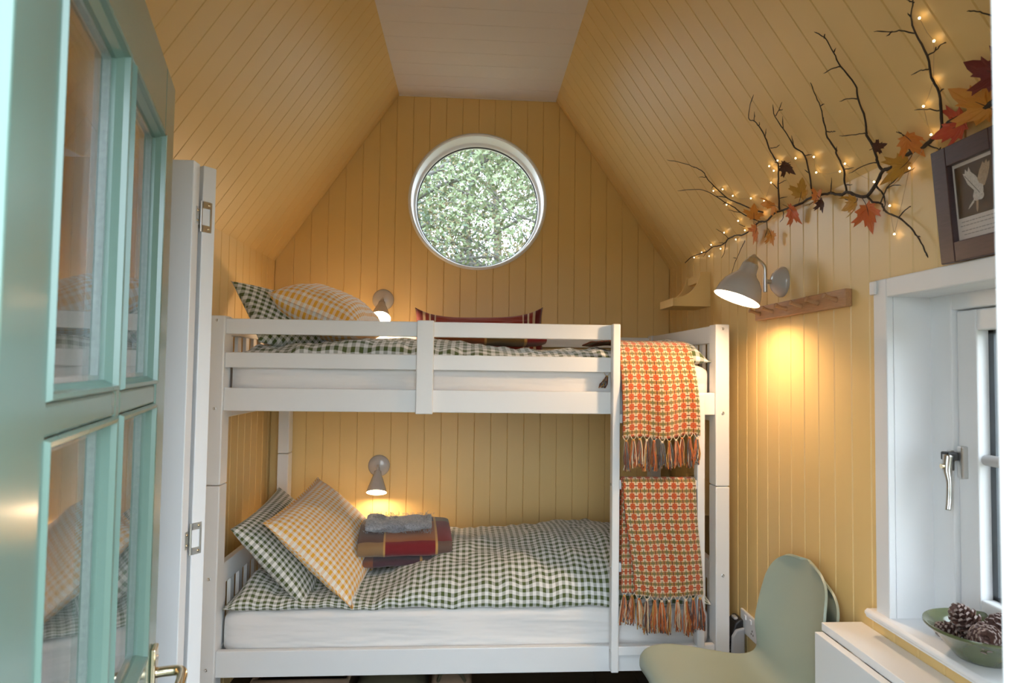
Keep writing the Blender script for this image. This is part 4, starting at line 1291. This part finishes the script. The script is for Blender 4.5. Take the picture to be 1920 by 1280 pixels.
pillow('floor_cushion', (-0.315, 0.32, 0.10), (1, 0, 0), (0, 1, 0), 0.30, 0.34, 0.20, M_OLIVE, 'olive canvas cushion pushed under the lower bunk', 'cushion', 31.0)
bg_ = empty('canvas_bag', (-0.07, 0.30, 0.0), 'tan canvas bag tucked under the lower bunk', 'bag')
obj('bag_body', folded(MB(), (-0.075, 0.30, 0.0), 0.16, 0.32, 0.18, 41.0, lump=0.012), M_TANC, bg_, smooth=True, angle=60)
obj('bag_strap', MB().tube(cat_rom([(-0.13, 0.17, 0.15), (-0.11, 0.14, 0.20), (-0.05, 0.135, 0.205), (-0.02, 0.17, 0.15)], 5), 0.007, 6), M_OLIVE, bg_, smooth=True)

# ------------------------------------------------------------------ twig garland with maple leaves along the right eave
TWIGS=[
 (0.0022,0.0065,[(1.044,0.686,1.94),(1.041,0.584,1.95),(1.044,0.454,1.946),(1.044,0.388,1.942),(1.042,0.316,1.948),(1.044,0.246,1.941),(1.044,0.18,1.941),(1.041,0.129,1.95),(1.042,0.052,1.948),(1.044,-0.011,1.937),(1.039,-0.152,1.953),(1.043,-0.204,1.946),(1.036,-0.287,1.956),(1.039,-0.342,1.953),(1.043,-0.45,1.947),(1.042,-0.49,1.949),(1.043,-0.55,1.947),(1.044,-0.623,1.935),(1.044,-0.627,1.934),(1.044,-0.675,1.916),(1.044,-0.707,1.915),(1.044,-0.745,1.897),(1.044,-0.797,1.879),(1.044,-0.835,1.896),(1.044,-0.869,1.926),(1.044,-0.897,1.925),(1.044,-0.977,1.939),(1.044,-1.025,1.939),(1.043,-1.056,1.947),(1.04,-1.085,1.951),(1.034,-1.128,1.96),(1.038,-1.176,1.954),(1.038,-1.215,1.954),(1.035,-1.252,1.958)]),
 (0.0038,0.0015,[(1.024,-0.222,1.974),(1.011,-0.177,1.993),(0.986,-0.116,2.029),(0.959,-0.057,2.068),(0.919,-0.019,2.125),(0.894,-0.008,2.161),(0.88,-0.011,2.182),(0.859,0.031,2.212),(0.834,0.094,2.248),(0.801,0.203,2.296)]),
 (0.0035,0.0015,[(1.041,-0.172,1.95),(1.028,-0.137,1.968),(1.004,-0.087,2.003),(0.98,-0.053,2.037),(0.962,-0.017,2.064),(0.939,0.018,2.096),(0.913,0.077,2.135),(0.893,0.175,2.163),(0.876,0.286,2.187)]),
 (0.0025,0.002,[(0.959,-0.057,2.068),(0.939,0.018,2.096)]),
 (0.004,0.0014,[(1.035,-0.324,1.958),(0.998,-0.39,2.011),(0.967,-0.456,2.056),(0.956,-0.471,2.073),(0.932,-0.474,2.107),(0.905,-0.494,2.146),(0.883,-0.499,2.177),(0.869,-0.494,2.198),(0.861,-0.475,2.21),(0.846,-0.512,2.231),(0.834,-0.568,2.249)]),
 (0.004,0.0014,[(1.04,-0.534,1.951),(1.028,-0.547,1.968),(1.003,-0.58,2.005),(0.972,-0.612,2.049),(0.949,-0.593,2.082),(0.936,-0.597,2.101),(0.913,-0.597,2.134),(0.888,-0.596,2.171),(0.869,-0.62,2.197)]),
 (0.002,0.0012,[(0.869,-0.494,2.198),(0.857,-0.524,2.214)]),
 (0.002,0.0012,[(0.883,-0.499,2.177),(0.877,-0.513,2.186)]),
 (0.002,0.0012,[(0.926,-0.486,2.115),(0.931,-0.511,2.108),(0.932,-0.536,2.107)]),
 (0.002,0.0012,[(0.905,-0.494,2.146),(0.894,-0.524,2.161)]),
 (0.002,0.0012,[(0.887,-0.603,2.172),(0.883,-0.63,2.177),(0.876,-0.663,2.188)]),
 (0.002,0.0012,[(0.883,-0.63,2.177),(0.887,-0.647,2.172)]),
 (0.002,0.0012,[(0.913,-0.597,2.134),(0.895,-0.63,2.16)]),
 (0.002,0.0012,[(0.972,-0.612,2.049),(0.976,-0.644,2.044)]),
 (0.002,0.0012,[(0.949,-0.593,2.082),(0.931,-0.612,2.109)]),
 (0.002,0.0012,[(1.003,-0.58,2.005),(0.992,-0.57,2.02)]),
 (0.002,0.0012,[(1.044,-0.022,1.911),(1.044,0.021,1.883),(1.044,0.079,1.836),(1.044,0.109,1.797)]),
 (0.002,0.0012,[(1.044,0.064,1.858),(1.044,0.094,1.863)]),
 (0.002,0.0012,[(1.041,0.129,1.95),(1.023,0.15,1.976),(1.006,0.179,2.0)]),
 (0.002,0.0012,[(1.044,0.172,1.94),(1.044,0.188,1.898),(1.044,0.221,1.883)]),
 (0.002,0.0012,[(1.044,-0.208,1.943),(1.044,-0.211,1.915),(1.044,-0.189,1.887)]),
 (0.002,0.0012,[(1.039,-0.342,1.953),(1.044,-0.331,1.93),(1.044,-0.307,1.919)]),
 (0.002,0.0012,[(0.998,-0.388,2.012),(0.98,-0.377,2.037)]),
 (0.002,0.0012,[(0.99,-0.41,2.023),(0.992,-0.458,2.021)]),
 (0.002,0.0012,[(0.894,-0.008,2.161),(0.883,0.044,2.177)]),
 (0.002,0.0012,[(0.919,-0.019,2.125),(0.923,0.014,2.12)]),
 (0.002,0.0012,[(1.005,-0.089,2.002),(0.981,-0.003,2.036)]),
 (0.002,0.0012,[(0.965,-0.024,2.059),(0.965,0.003,2.059)]),
 (0.002,0.0012,[(1.042,0.316,1.948),(1.031,0.334,1.964)]),
 (0.002,0.0012,[(1.044,0.388,1.942),(1.044,0.435,1.925)]),
 (0.002,0.0012,[(1.044,0.18,1.941),(1.039,0.24,1.953)]),
 (0.002,0.0012,[(0.859,0.031,2.212),(0.86,0.035,2.21)]),
 (0.002,0.0012,[(1.033,-0.047,1.961),(1.022,-0.017,1.977)]),
 (0.002,0.0012,[(0.956,-0.471,2.073),(0.952,-0.46,2.078)]),
 (0.002,0.0012,[(1.015,-0.359,1.987),(1.02,-0.411,1.98)]),
 (0.002,0.0012,[(0.964,-0.469,2.061),(0.964,-0.488,2.06),(0.968,-0.534,2.055)]),
 (0.0042,0.0014,[(1.044,-0.707,1.915),(1.04,-0.702,1.952),(1.024,-0.726,1.974),(0.996,-0.737,2.015),(0.991,-0.745,2.022),(0.966,-0.744,2.057),(0.955,-0.757,2.073),(0.936,-0.776,2.1),(0.944,-0.766,2.089),(0.921,-0.791,2.123),(0.899,-0.801,2.155),(0.882,-0.812,2.179)]),
 (0.0048,0.0014,[(1.044,-0.869,1.926),(1.039,-0.855,1.953),(1.022,-0.87,1.977),(0.995,-0.879,2.016),(0.993,-0.881,2.019),(0.973,-0.906,2.047),(0.944,-0.924,2.09),(0.925,-0.942,2.117),(0.892,-0.936,2.165),(0.87,-0.943,2.195),(0.846,-0.945,2.231),(0.829,-0.928,2.255)]),
 (0.0035,0.0012,[(1.044,-0.84,1.896),(1.044,-0.866,1.867),(1.044,-0.876,1.842),(1.044,-0.867,1.821)]),
 (0.004,0.002,[(1.044,-0.799,1.878),(1.044,-0.824,1.857),(1.044,-0.858,1.845),(1.044,-0.875,1.822),(1.044,-0.892,1.808),(1.044,-0.928,1.79),(1.044,-0.971,1.756),(1.044,-0.995,1.729),(1.044,-1.008,1.712),(1.044,-1.02,1.689),(1.044,-1.031,1.672)]),
 (0.0024,0.0012,[(1.044,-0.627,1.934),(1.026,-0.66,1.971)]),
 (0.0024,0.0012,[(1.044,-0.675,1.916),(1.044,-0.703,1.895),(1.044,-0.733,1.884)]),
 (0.0024,0.0012,[(1.024,-0.726,1.974),(1.03,-0.766,1.966)]),
 (0.0024,0.0012,[(1.044,-0.707,1.936),(1.044,-0.735,1.929)]),
 (0.0024,0.0012,[(0.996,-0.736,2.015),(0.987,-0.755,2.027)]),
 (0.0024,0.0012,[(1.039,-0.855,1.953),(1.034,-0.819,1.959),(1.034,-0.733,1.96)]),
 (0.0024,0.0012,[(1.044,-0.928,1.79),(1.044,-0.961,1.806),(1.044,-0.974,1.807)]),
 (0.0024,0.0012,[(1.044,-0.995,1.729),(1.044,-1.006,1.725)]),
 (0.0024,0.0012,[(1.044,-0.858,1.845),(1.044,-0.886,1.877),(1.044,-0.935,1.893),(1.044,-0.99,1.897)]),
 (0.0024,0.0012,[(1.044,-0.886,1.877),(1.044,-0.908,1.877),(1.044,-0.939,1.868)]),
 (0.0024,0.0012,[(1.044,-1.029,1.939),(1.044,-1.065,1.918),(1.044,-1.094,1.898)]),
 (0.0024,0.0012,[(1.044,-0.977,1.939),(1.035,-0.977,1.959),(1.022,-0.982,1.977),(1.013,-0.976,1.99)]),
 (0.0024,0.0012,[(1.044,-1.073,1.914),(1.044,-1.077,1.917)]),
 (0.0048,0.0014,[(1.04,-1.085,1.951),(1.024,-1.106,1.974),(0.995,-1.138,2.017),(0.974,-1.142,2.047),(0.949,-1.165,2.082),(0.918,-1.172,2.126),(0.9,-1.185,2.153),(0.886,-1.21,2.173),(0.879,-1.225,2.183)]),
 (0.0022,0.0013,[(0.958,-0.755,2.07),(0.963,-0.77,2.063),(0.965,-0.788,2.059)]),
 (0.0022,0.0013,[(0.92,-0.793,2.124),(0.921,-0.81,2.123)]),
 (0.0022,0.0013,[(0.993,-0.881,2.019),(0.986,-0.846,2.029),(0.975,-0.789,2.045)]),
 (0.0022,0.0013,[(0.944,-0.924,2.09),(0.936,-0.899,2.101),(0.931,-0.865,2.107)]),
 (0.0022,0.0013,[(0.892,-0.936,2.165),(0.886,-0.902,2.173),(0.884,-0.874,2.176)]),
 (0.0022,0.0013,[(0.87,-0.943,2.195),(0.867,-0.958,2.2)]),
 (0.0022,0.0013,[(0.846,-0.945,2.231),(0.842,-0.953,2.237)]),
 (0.0022,0.0013,[(0.949,-1.165,2.082),(0.949,-1.19,2.082),(0.947,-1.212,2.085),(0.949,-1.221,2.082)]),
 (0.0022,0.0013,[(0.949,-1.19,2.082),(0.946,-1.194,2.087)]),
 (0.0022,0.0013,[(0.918,-1.172,2.126),(0.905,-1.145,2.146),(0.899,-1.123,2.155),(0.884,-1.083,2.176)]),
 (0.0022,0.0013,[(0.899,-1.123,2.155),(0.899,-1.104,2.154)]),
 (0.0022,0.0013,[(0.964,-1.149,2.061),(0.959,-1.131,2.067),(0.957,-1.102,2.07)]),
 (0.0022,0.0013,[(1.015,-1.112,1.987),(1.006,-1.083,2.001),(0.999,-1.053,2.01)]),
 (0.0022,0.0013,[(0.995,-1.138,2.017),(0.994,-1.154,2.017)]),
 (0.0022,0.0013,[(0.9,-1.185,2.153),(0.893,-1.182,2.163)]),
 (0.0022,0.0013,[(0.888,-1.209,2.17),(0.88,-1.198,2.182)]),
 (0.0022,0.0013,[(0.959,-1.344,2.068),(0.948,-1.328,2.083),(0.94,-1.313,2.095),(0.933,-1.295,2.106)]),
 (0.0022,0.0013,[(1.038,-1.176,1.954),(1.025,-1.177,1.972),(1.018,-1.168,1.983)]),
]
LEAVES=[
 ((1.029,-0.135,1.916),(0.0,0.71,-0.71),0.058,0,0.3),
 ((1.005,-0.183,1.975),(-0.38,-0.73,0.57),0.05,1,0.2),
 ((1.006,-0.307,1.974),(-0.24,0.91,0.35),0.055,1,0.3),
 ((1.029,-0.423,1.921),(0.0,-0.51,-0.86),0.058,2,0.5),
 ((1.009,-0.515,1.97),(-0.44,-0.68,0.58),0.05,3,0.8),
 ((1.029,-0.571,1.936),(-0.14,-0.9,0.41),0.042,0,0.9),
 ((1.029,-0.596,1.909),(0.0,-0.28,-0.96),0.035,5,0.9),
 ((0.959,-0.522,2.041),(0.55,-0.44,-0.71),0.042,5,0.9),
 ((1.029,-0.947,1.907),(0.0,0.84,-0.54),0.062,3,0.6),
 ((1.029,-0.752,1.868),(0.0,0.99,-0.14),0.05,3,0.95),
 ((1.029,-0.822,1.822),(0.0,-0.13,-0.99),0.06,2,0.35),
 ((1.022,-1.008,1.95),(0.57,-0.16,-0.81),0.05,0,0.7),
 ((1.005,-0.909,1.975),(0.06,-0.99,-0.11),0.026,5,0.6),
 ((1.028,-1.131,1.942),(0.07,0.99,-0.07),0.066,4,0.3),
 ((1.017,-1.216,1.958),(-0.54,0.45,0.72),0.072,1,0.2),
 ((0.99,-1.276,1.997),(-0.51,0.61,0.61),0.06,6,0.2),
 ((1.029,-0.268,1.875),(0.0,-0.33,-0.94),0.04,1,0.3),
]
FAIRY=[(1.047,0.564,1.945),(1.044,0.454,1.951),(1.047,0.368,1.918),(1.038,0.321,1.96),(1.047,0.235,1.927),(1.026,0.143,1.977),(1.047,0.074,1.935),(1.043,-0.022,1.952),(1.017,-0.019,1.989),(0.973,-0.013,2.053),(0.931,0.014,2.114),(0.94,-0.057,2.101),(0.964,-0.095,2.066),(0.989,-0.198,2.03),(1.03,-0.201,1.97),(1.007,-0.264,2.004),(0.983,-0.369,2.038),(0.967,-0.421,2.062),(0.955,-0.415,2.079),(0.955,-0.472,2.079),(0.969,-0.561,2.058),(0.984,-0.639,2.037),(1.009,-0.607,2.001),(1.027,-0.701,1.976),(1.019,-0.739,1.986),(1.047,-0.826,1.91),(1.047,-0.889,1.83),(1.047,-0.906,1.753),(1.047,-0.965,1.904),(1.04,-1.05,1.956),(1.002,-1.078,2.01),(0.982,-1.137,2.04),(0.941,-1.195,2.099),(0.909,-1.196,2.146)]

gar = empty('twig_garland', (1.04, -0.3, 1.94), 'bare twig garland with autumn maple leaves along the eave', 'garland')
def jitter(pts, amp, rnd):
    P = cat_rom(pts, 4) if len(pts) > 2 else [tuple(lerp(pts[0][i], pts[1][i], k / 4) for i in range(3)) for k in range(5)]
    return [(p[0] - abs(rnd.uniform(0, amp)), p[1] + rnd.uniform(-amp, amp), p[2] + rnd.uniform(-amp, amp)) for p in P]
RT = random.Random(3)
for i, (r0, r1, pts) in enumerate(TWIGS):
    P = jitter(pts, 0.0012, RT)
    n = len(P)
    rs = [(0.72 if i else 0.9) * lerp(r0, r1, k / (n - 1)) * RT.uniform(0.9, 1.12) for k in range(n)]
    rs[-1] *= 0.5
    if i: rs[max(0, n - 3)] *= 1.25               # bud just before the tip
    obj('branch' if i == 0 else 'twig', MB().tube(P, rs, 7), M_TWIG, gar, smooth=True)
LCOL = [('orange_leaf', (0.62, 0.15, 0.025), (0.72, 0.28, 0.04)), ('amber_leaf', (0.70, 0.32, 0.04), (0.62, 0.2, 0.03)), ('red_orange_leaf', (0.58, 0.07, 0.025), (0.62, 0.2, 0.035)),
        ('mustard_leaf', (0.58, 0.32, 0.035), (0.45, 0.2, 0.03)), ('red_leaf', (0.50, 0.04, 0.03), (0.56, 0.11, 0.03)), ('brown_leaf', (0.07, 0.02, 0.012), (0.10, 0.035, 0.015)), ('wine_leaf', (0.15, 0.015, 0.02), (0.20, 0.03, 0.02))]
def leaf_mat(n, a, b):
    m = mat(n, a, 0.6, noise_scale=45, noise_amt=0.01)
    nt = m.node_tree
    mx = [x for x in nt.nodes if x.type == 'MIX'][0]
    mx.inputs['A'].default_value = (*a, 1); mx.inputs['B'].default_value = (*b, 1)
    return m
LM = [leaf_mat(*c) for c in LCOL]
HALF = [(0.0, -0.50), (0.10, -0.52), (0.34, -0.62), (0.30, -0.46), (0.62, -0.36), (0.50, -0.22), (0.58, -0.10), (0.92, 0.10), (0.76, 0.16), (0.82, 0.36), (0.52, 0.22), (0.36, 0.14), (0.30, 0.20),
        (0.36, 0.52), (0.24, 0.46), (0.16, 0.72), (0.0, 1.0)]
OUT = HALF + [(-x, y) for x, y in HALF[-2:0:-1]]
SN = Vector((-0.8217, 0, -0.5700))
for (c, d, s, ci, curl) in LEAVES:
    c, d = Vector(c), Vector(d).normalized()
    nrm = (Vector((-1, 0, -0.1)) if c.z < 1.95 else SN).normalized()
    nrm = (nrm + Vector((RT.uniform(-.2, .2), RT.uniform(-.55, .1), RT.uniform(-.3, .3)))).normalized()
    d = (d - nrm * d.dot(nrm)).normalized()
    b = d.cross(nrm)
    vs = []
    N0 = len(OUT)
    def lp(x, y):
        k = 1.5 * curl * x
        xx = sin(k) / (1.5 * curl) if curl > 0.05 else x
        zz = (1 - cos(k)) / (1.5 * curl) if curl > 0.05 else 0
        zz += 0.25 * curl * y * y + 0.05 * sin(7 * x + 5 * y)
        q = c + (b * xx + d * y + nrm * (zz - 0.1)) * s * 0.92
        q.x = min(q.x, XR - 0.004)
        gap = (Vector((XR, 0, ZE)) - q).dot(-SN) - 0.004
        if gap < 0: q += SN * -gap
        return q
    for f in (1.0, 0.55): vs += [lp(x * f, (y + 0.3) * f - 0.3) for x, y in OUT]
    vs.append(lp(0, -0.3))
    fs = [(i, (i + 1) % N0, N0 + (i + 1) % N0, N0 + i) for i in range(N0)] + [(N0 + i, N0 + (i + 1) % N0, 2 * N0) for i in range(N0)]
    lo = obj('maple_leaf', MB().add(vs, fs), LM[ci], gar, solid=0.0008)
    st = MB().tube(cat_rom([tuple(lp(0, 0.6)), tuple(lp(0, 0.0)), tuple(lp(0, -0.5)), tuple(lp(0.05, -0.95))], 3), 0.0009, 5)
    obj('leaf_stalk', st, LM[5], lo, smooth=True)

fa = empty('fairy_light_string', (1.04, -0.3, 1.9), 'string of tiny warm fairy lights wound through the garland', 'fairy lights')
W_ = []
for i, p in enumerate(FAIRY):
    W_.append(p)
    if i < len(FAIRY) - 1:
        q = FAIRY[i + 1]
        W_.append((max(p[0], q[0]) - 0.0 if False else (p[0] + q[0]) / 2, (p[1] + q[1]) / 2, (p[2] + q[2]) / 2 - 0.006))
obj('wire', MB().tube(W_, 0.0005, 4), M_WIRE, fa)
fb = None
for p in FAIRY:
    if fb is None:
        fb = obj('light_bulb', MB().sphere(p, 0.0024, 8, 6), M_FAIRY, fa, smooth=True, org=p)
    else:
        share(fb, p, fa, 'light_bulb')

# ------------------------------------------------------------------ outside: ground and trees
M_GRASS = mat('leaf_strewn_grass', (0.14, 0.13, 0.065), 0.95, noise_scale=3, noise_amt=0.5)
tag(obj('ground', MB().box(-60, 60, -60, 60, -0.5, -0.35), M_GRASS), 'grass around the cabin strewn with leaves', 'ground', kind='structure')
tag(obj('step', MB().box(-0.8, 0.8, -3.4, YF - 0.14, -0.35, -0.06), mat('grey_deck', (0.30, 0.29, 0.27), 0.8, noise_scale=5, noise_amt=0.2)), 'grey deck outside the entrance', 'deck', kind='structure')
M_TRUNK = mat('tree_bark', (0.16, 0.15, 0.14), 0.9, noise_scale=8, noise_amt=0.4)
FOL = [mat('pale_green_foliage', (0.16, 0.20, 0.10), 0.8, noise_scale=1.5, noise_amt=0.4), mat('ochre_foliage', (0.28, 0.23, 0.12), 0.8, noise_scale=1.5, noise_amt=0.4), mat('blue_green_foliage', (0.12, 0.17, 0.12), 0.8, noise_scale=1.5, noise_amt=0.4),
       mat('rust_foliage', (0.34, 0.14, 0.06), 0.8, noise_scale=1.5, noise_amt=0.4)]
def tree(x, y, h, r, ci, label, seed, zl=1.2, spread=1.6, n=20000, leaf=0.045):
    rnd = random.Random(seed)
    e = empty('tree', (x, y, -0.35), label, 'tree', group='trees outside the cabin')
    mb = MB()
    tp = [(x + 0.12 * k * rnd.uniform(-1, 1), y + 0.1 * k * rnd.uniform(-1, 1), -0.35 + h * k / 6) for k in range(7)]
    mb.tube(cat_rom(tp, 3), [r * (1 - 0.8 * i / 18) for i in range(19)], 10)
    ends = []
    for k in range(26):
        t = rnd.uniform(0.15, 0.98); a = rnd.uniform(0, 2 * pi)
        p = Vector((x, y, -0.35 + h * t)); L = spread * rnd.uniform(0.5, 1.1) * (1.15 - 0.6 * t)
        q = p + Vector((cos(a) * L * 0.5, sin(a) * L * 0.5, 0.22 * L)); s = p + Vector((cos(a) * L, sin(a) * L, 0.22 * L + rnd.uniform(-0.3, 0.5)))
        mb.tube(cat_rom([tuple(p), tuple(q), tuple(s)], 4), [r * 0.28 * (1 - 0.09 * i) for i in range(9)], 6)
        ends += [q, s, lerp(q, s, 0.5)]
        for j in range(3):
            a2 = a + rnd.uniform(-1.2, 1.2); u = q + Vector((cos(a2), sin(a2), rnd.uniform(-0.2, 0.7))) * L * 0.5
            mb.tube([tuple(q), tuple(u)], [r * 0.12, r * 0.04], 5); ends.append(u)
    obj('trunk', mb, M_TRUNK, e, smooth=True)
    fo = MB()
    for k in range(n):
        c = rnd.choice(ends) + Vector((rnd.gauss(0, 1), rnd.gauss(0, 1), rnd.gauss(0, 1))) * spread * 0.20
        a = Vector((rnd.uniform(-1, 1), rnd.uniform(-1, 1), rnd.uniform(-1, 1))).normalized(); b = a.orthogonal().normalized()
        s = leaf * rnd.uniform(0.5, 1.2)
        fo.add([c - a * s, c + b * s * 0.5, c + a * s, c - b * s * 0.5], [(0, 1, 2, 3)])
    tag(obj('foliage', fo, FOL[ci], e), kind='stuff')
tree(-0.95, 7.5, 7.5, 0.17, 2, 'slim tree with thin branches behind the round window', 1, n=4000)
tree(0.9, 6.6, 6.5, 0.05, 0, 'pale green leafy tree filling the round window', 2, spread=2.0, n=20000)
tree(0.25, 9.5, 8.0, 0.13, 1, 'ochre leaved tree far behind the round window', 3, spread=2.2, n=20000)
tree(1.75, 8.6, 8.0, 0.16, 2, 'blue-green tree seen at the edge of the round window', 4, n=11000)
tree(-2.2, 11.0, 8.5, 0.18, 2, 'distant tree seen past the slim tree', 5, n=4000)
tree(3.4, 0.6, 5.0, 0.10, 3, 'rust leaved tree outside the casement window', 6, n=11000)
tree(5.0, -0.2, 6.0, 0.14, 1, 'ochre leaved tree further out beyond the casement', 7, n=11000)
tree(4.2, 1.9, 5.5, 0.12, 0, 'green leaved tree outside beside the rust tree', 8, n=11000)
tree(-3.5, 15.0, 10.0, 0.2, 2, 'broad tree in the far left of the wood', 9, spread=3.4, n=14000, leaf=0.075)
tree(0.6, 16.0, 10.0, 0.2, 0, 'broad green tree in the middle of the far wood', 10, spread=3.4, n=14000, leaf=0.075)
tree(4.4, 15.5, 10.0, 0.2, 1, 'broad ochre tree on the right of the far wood', 11, spread=3.4, n=14000, leaf=0.075)
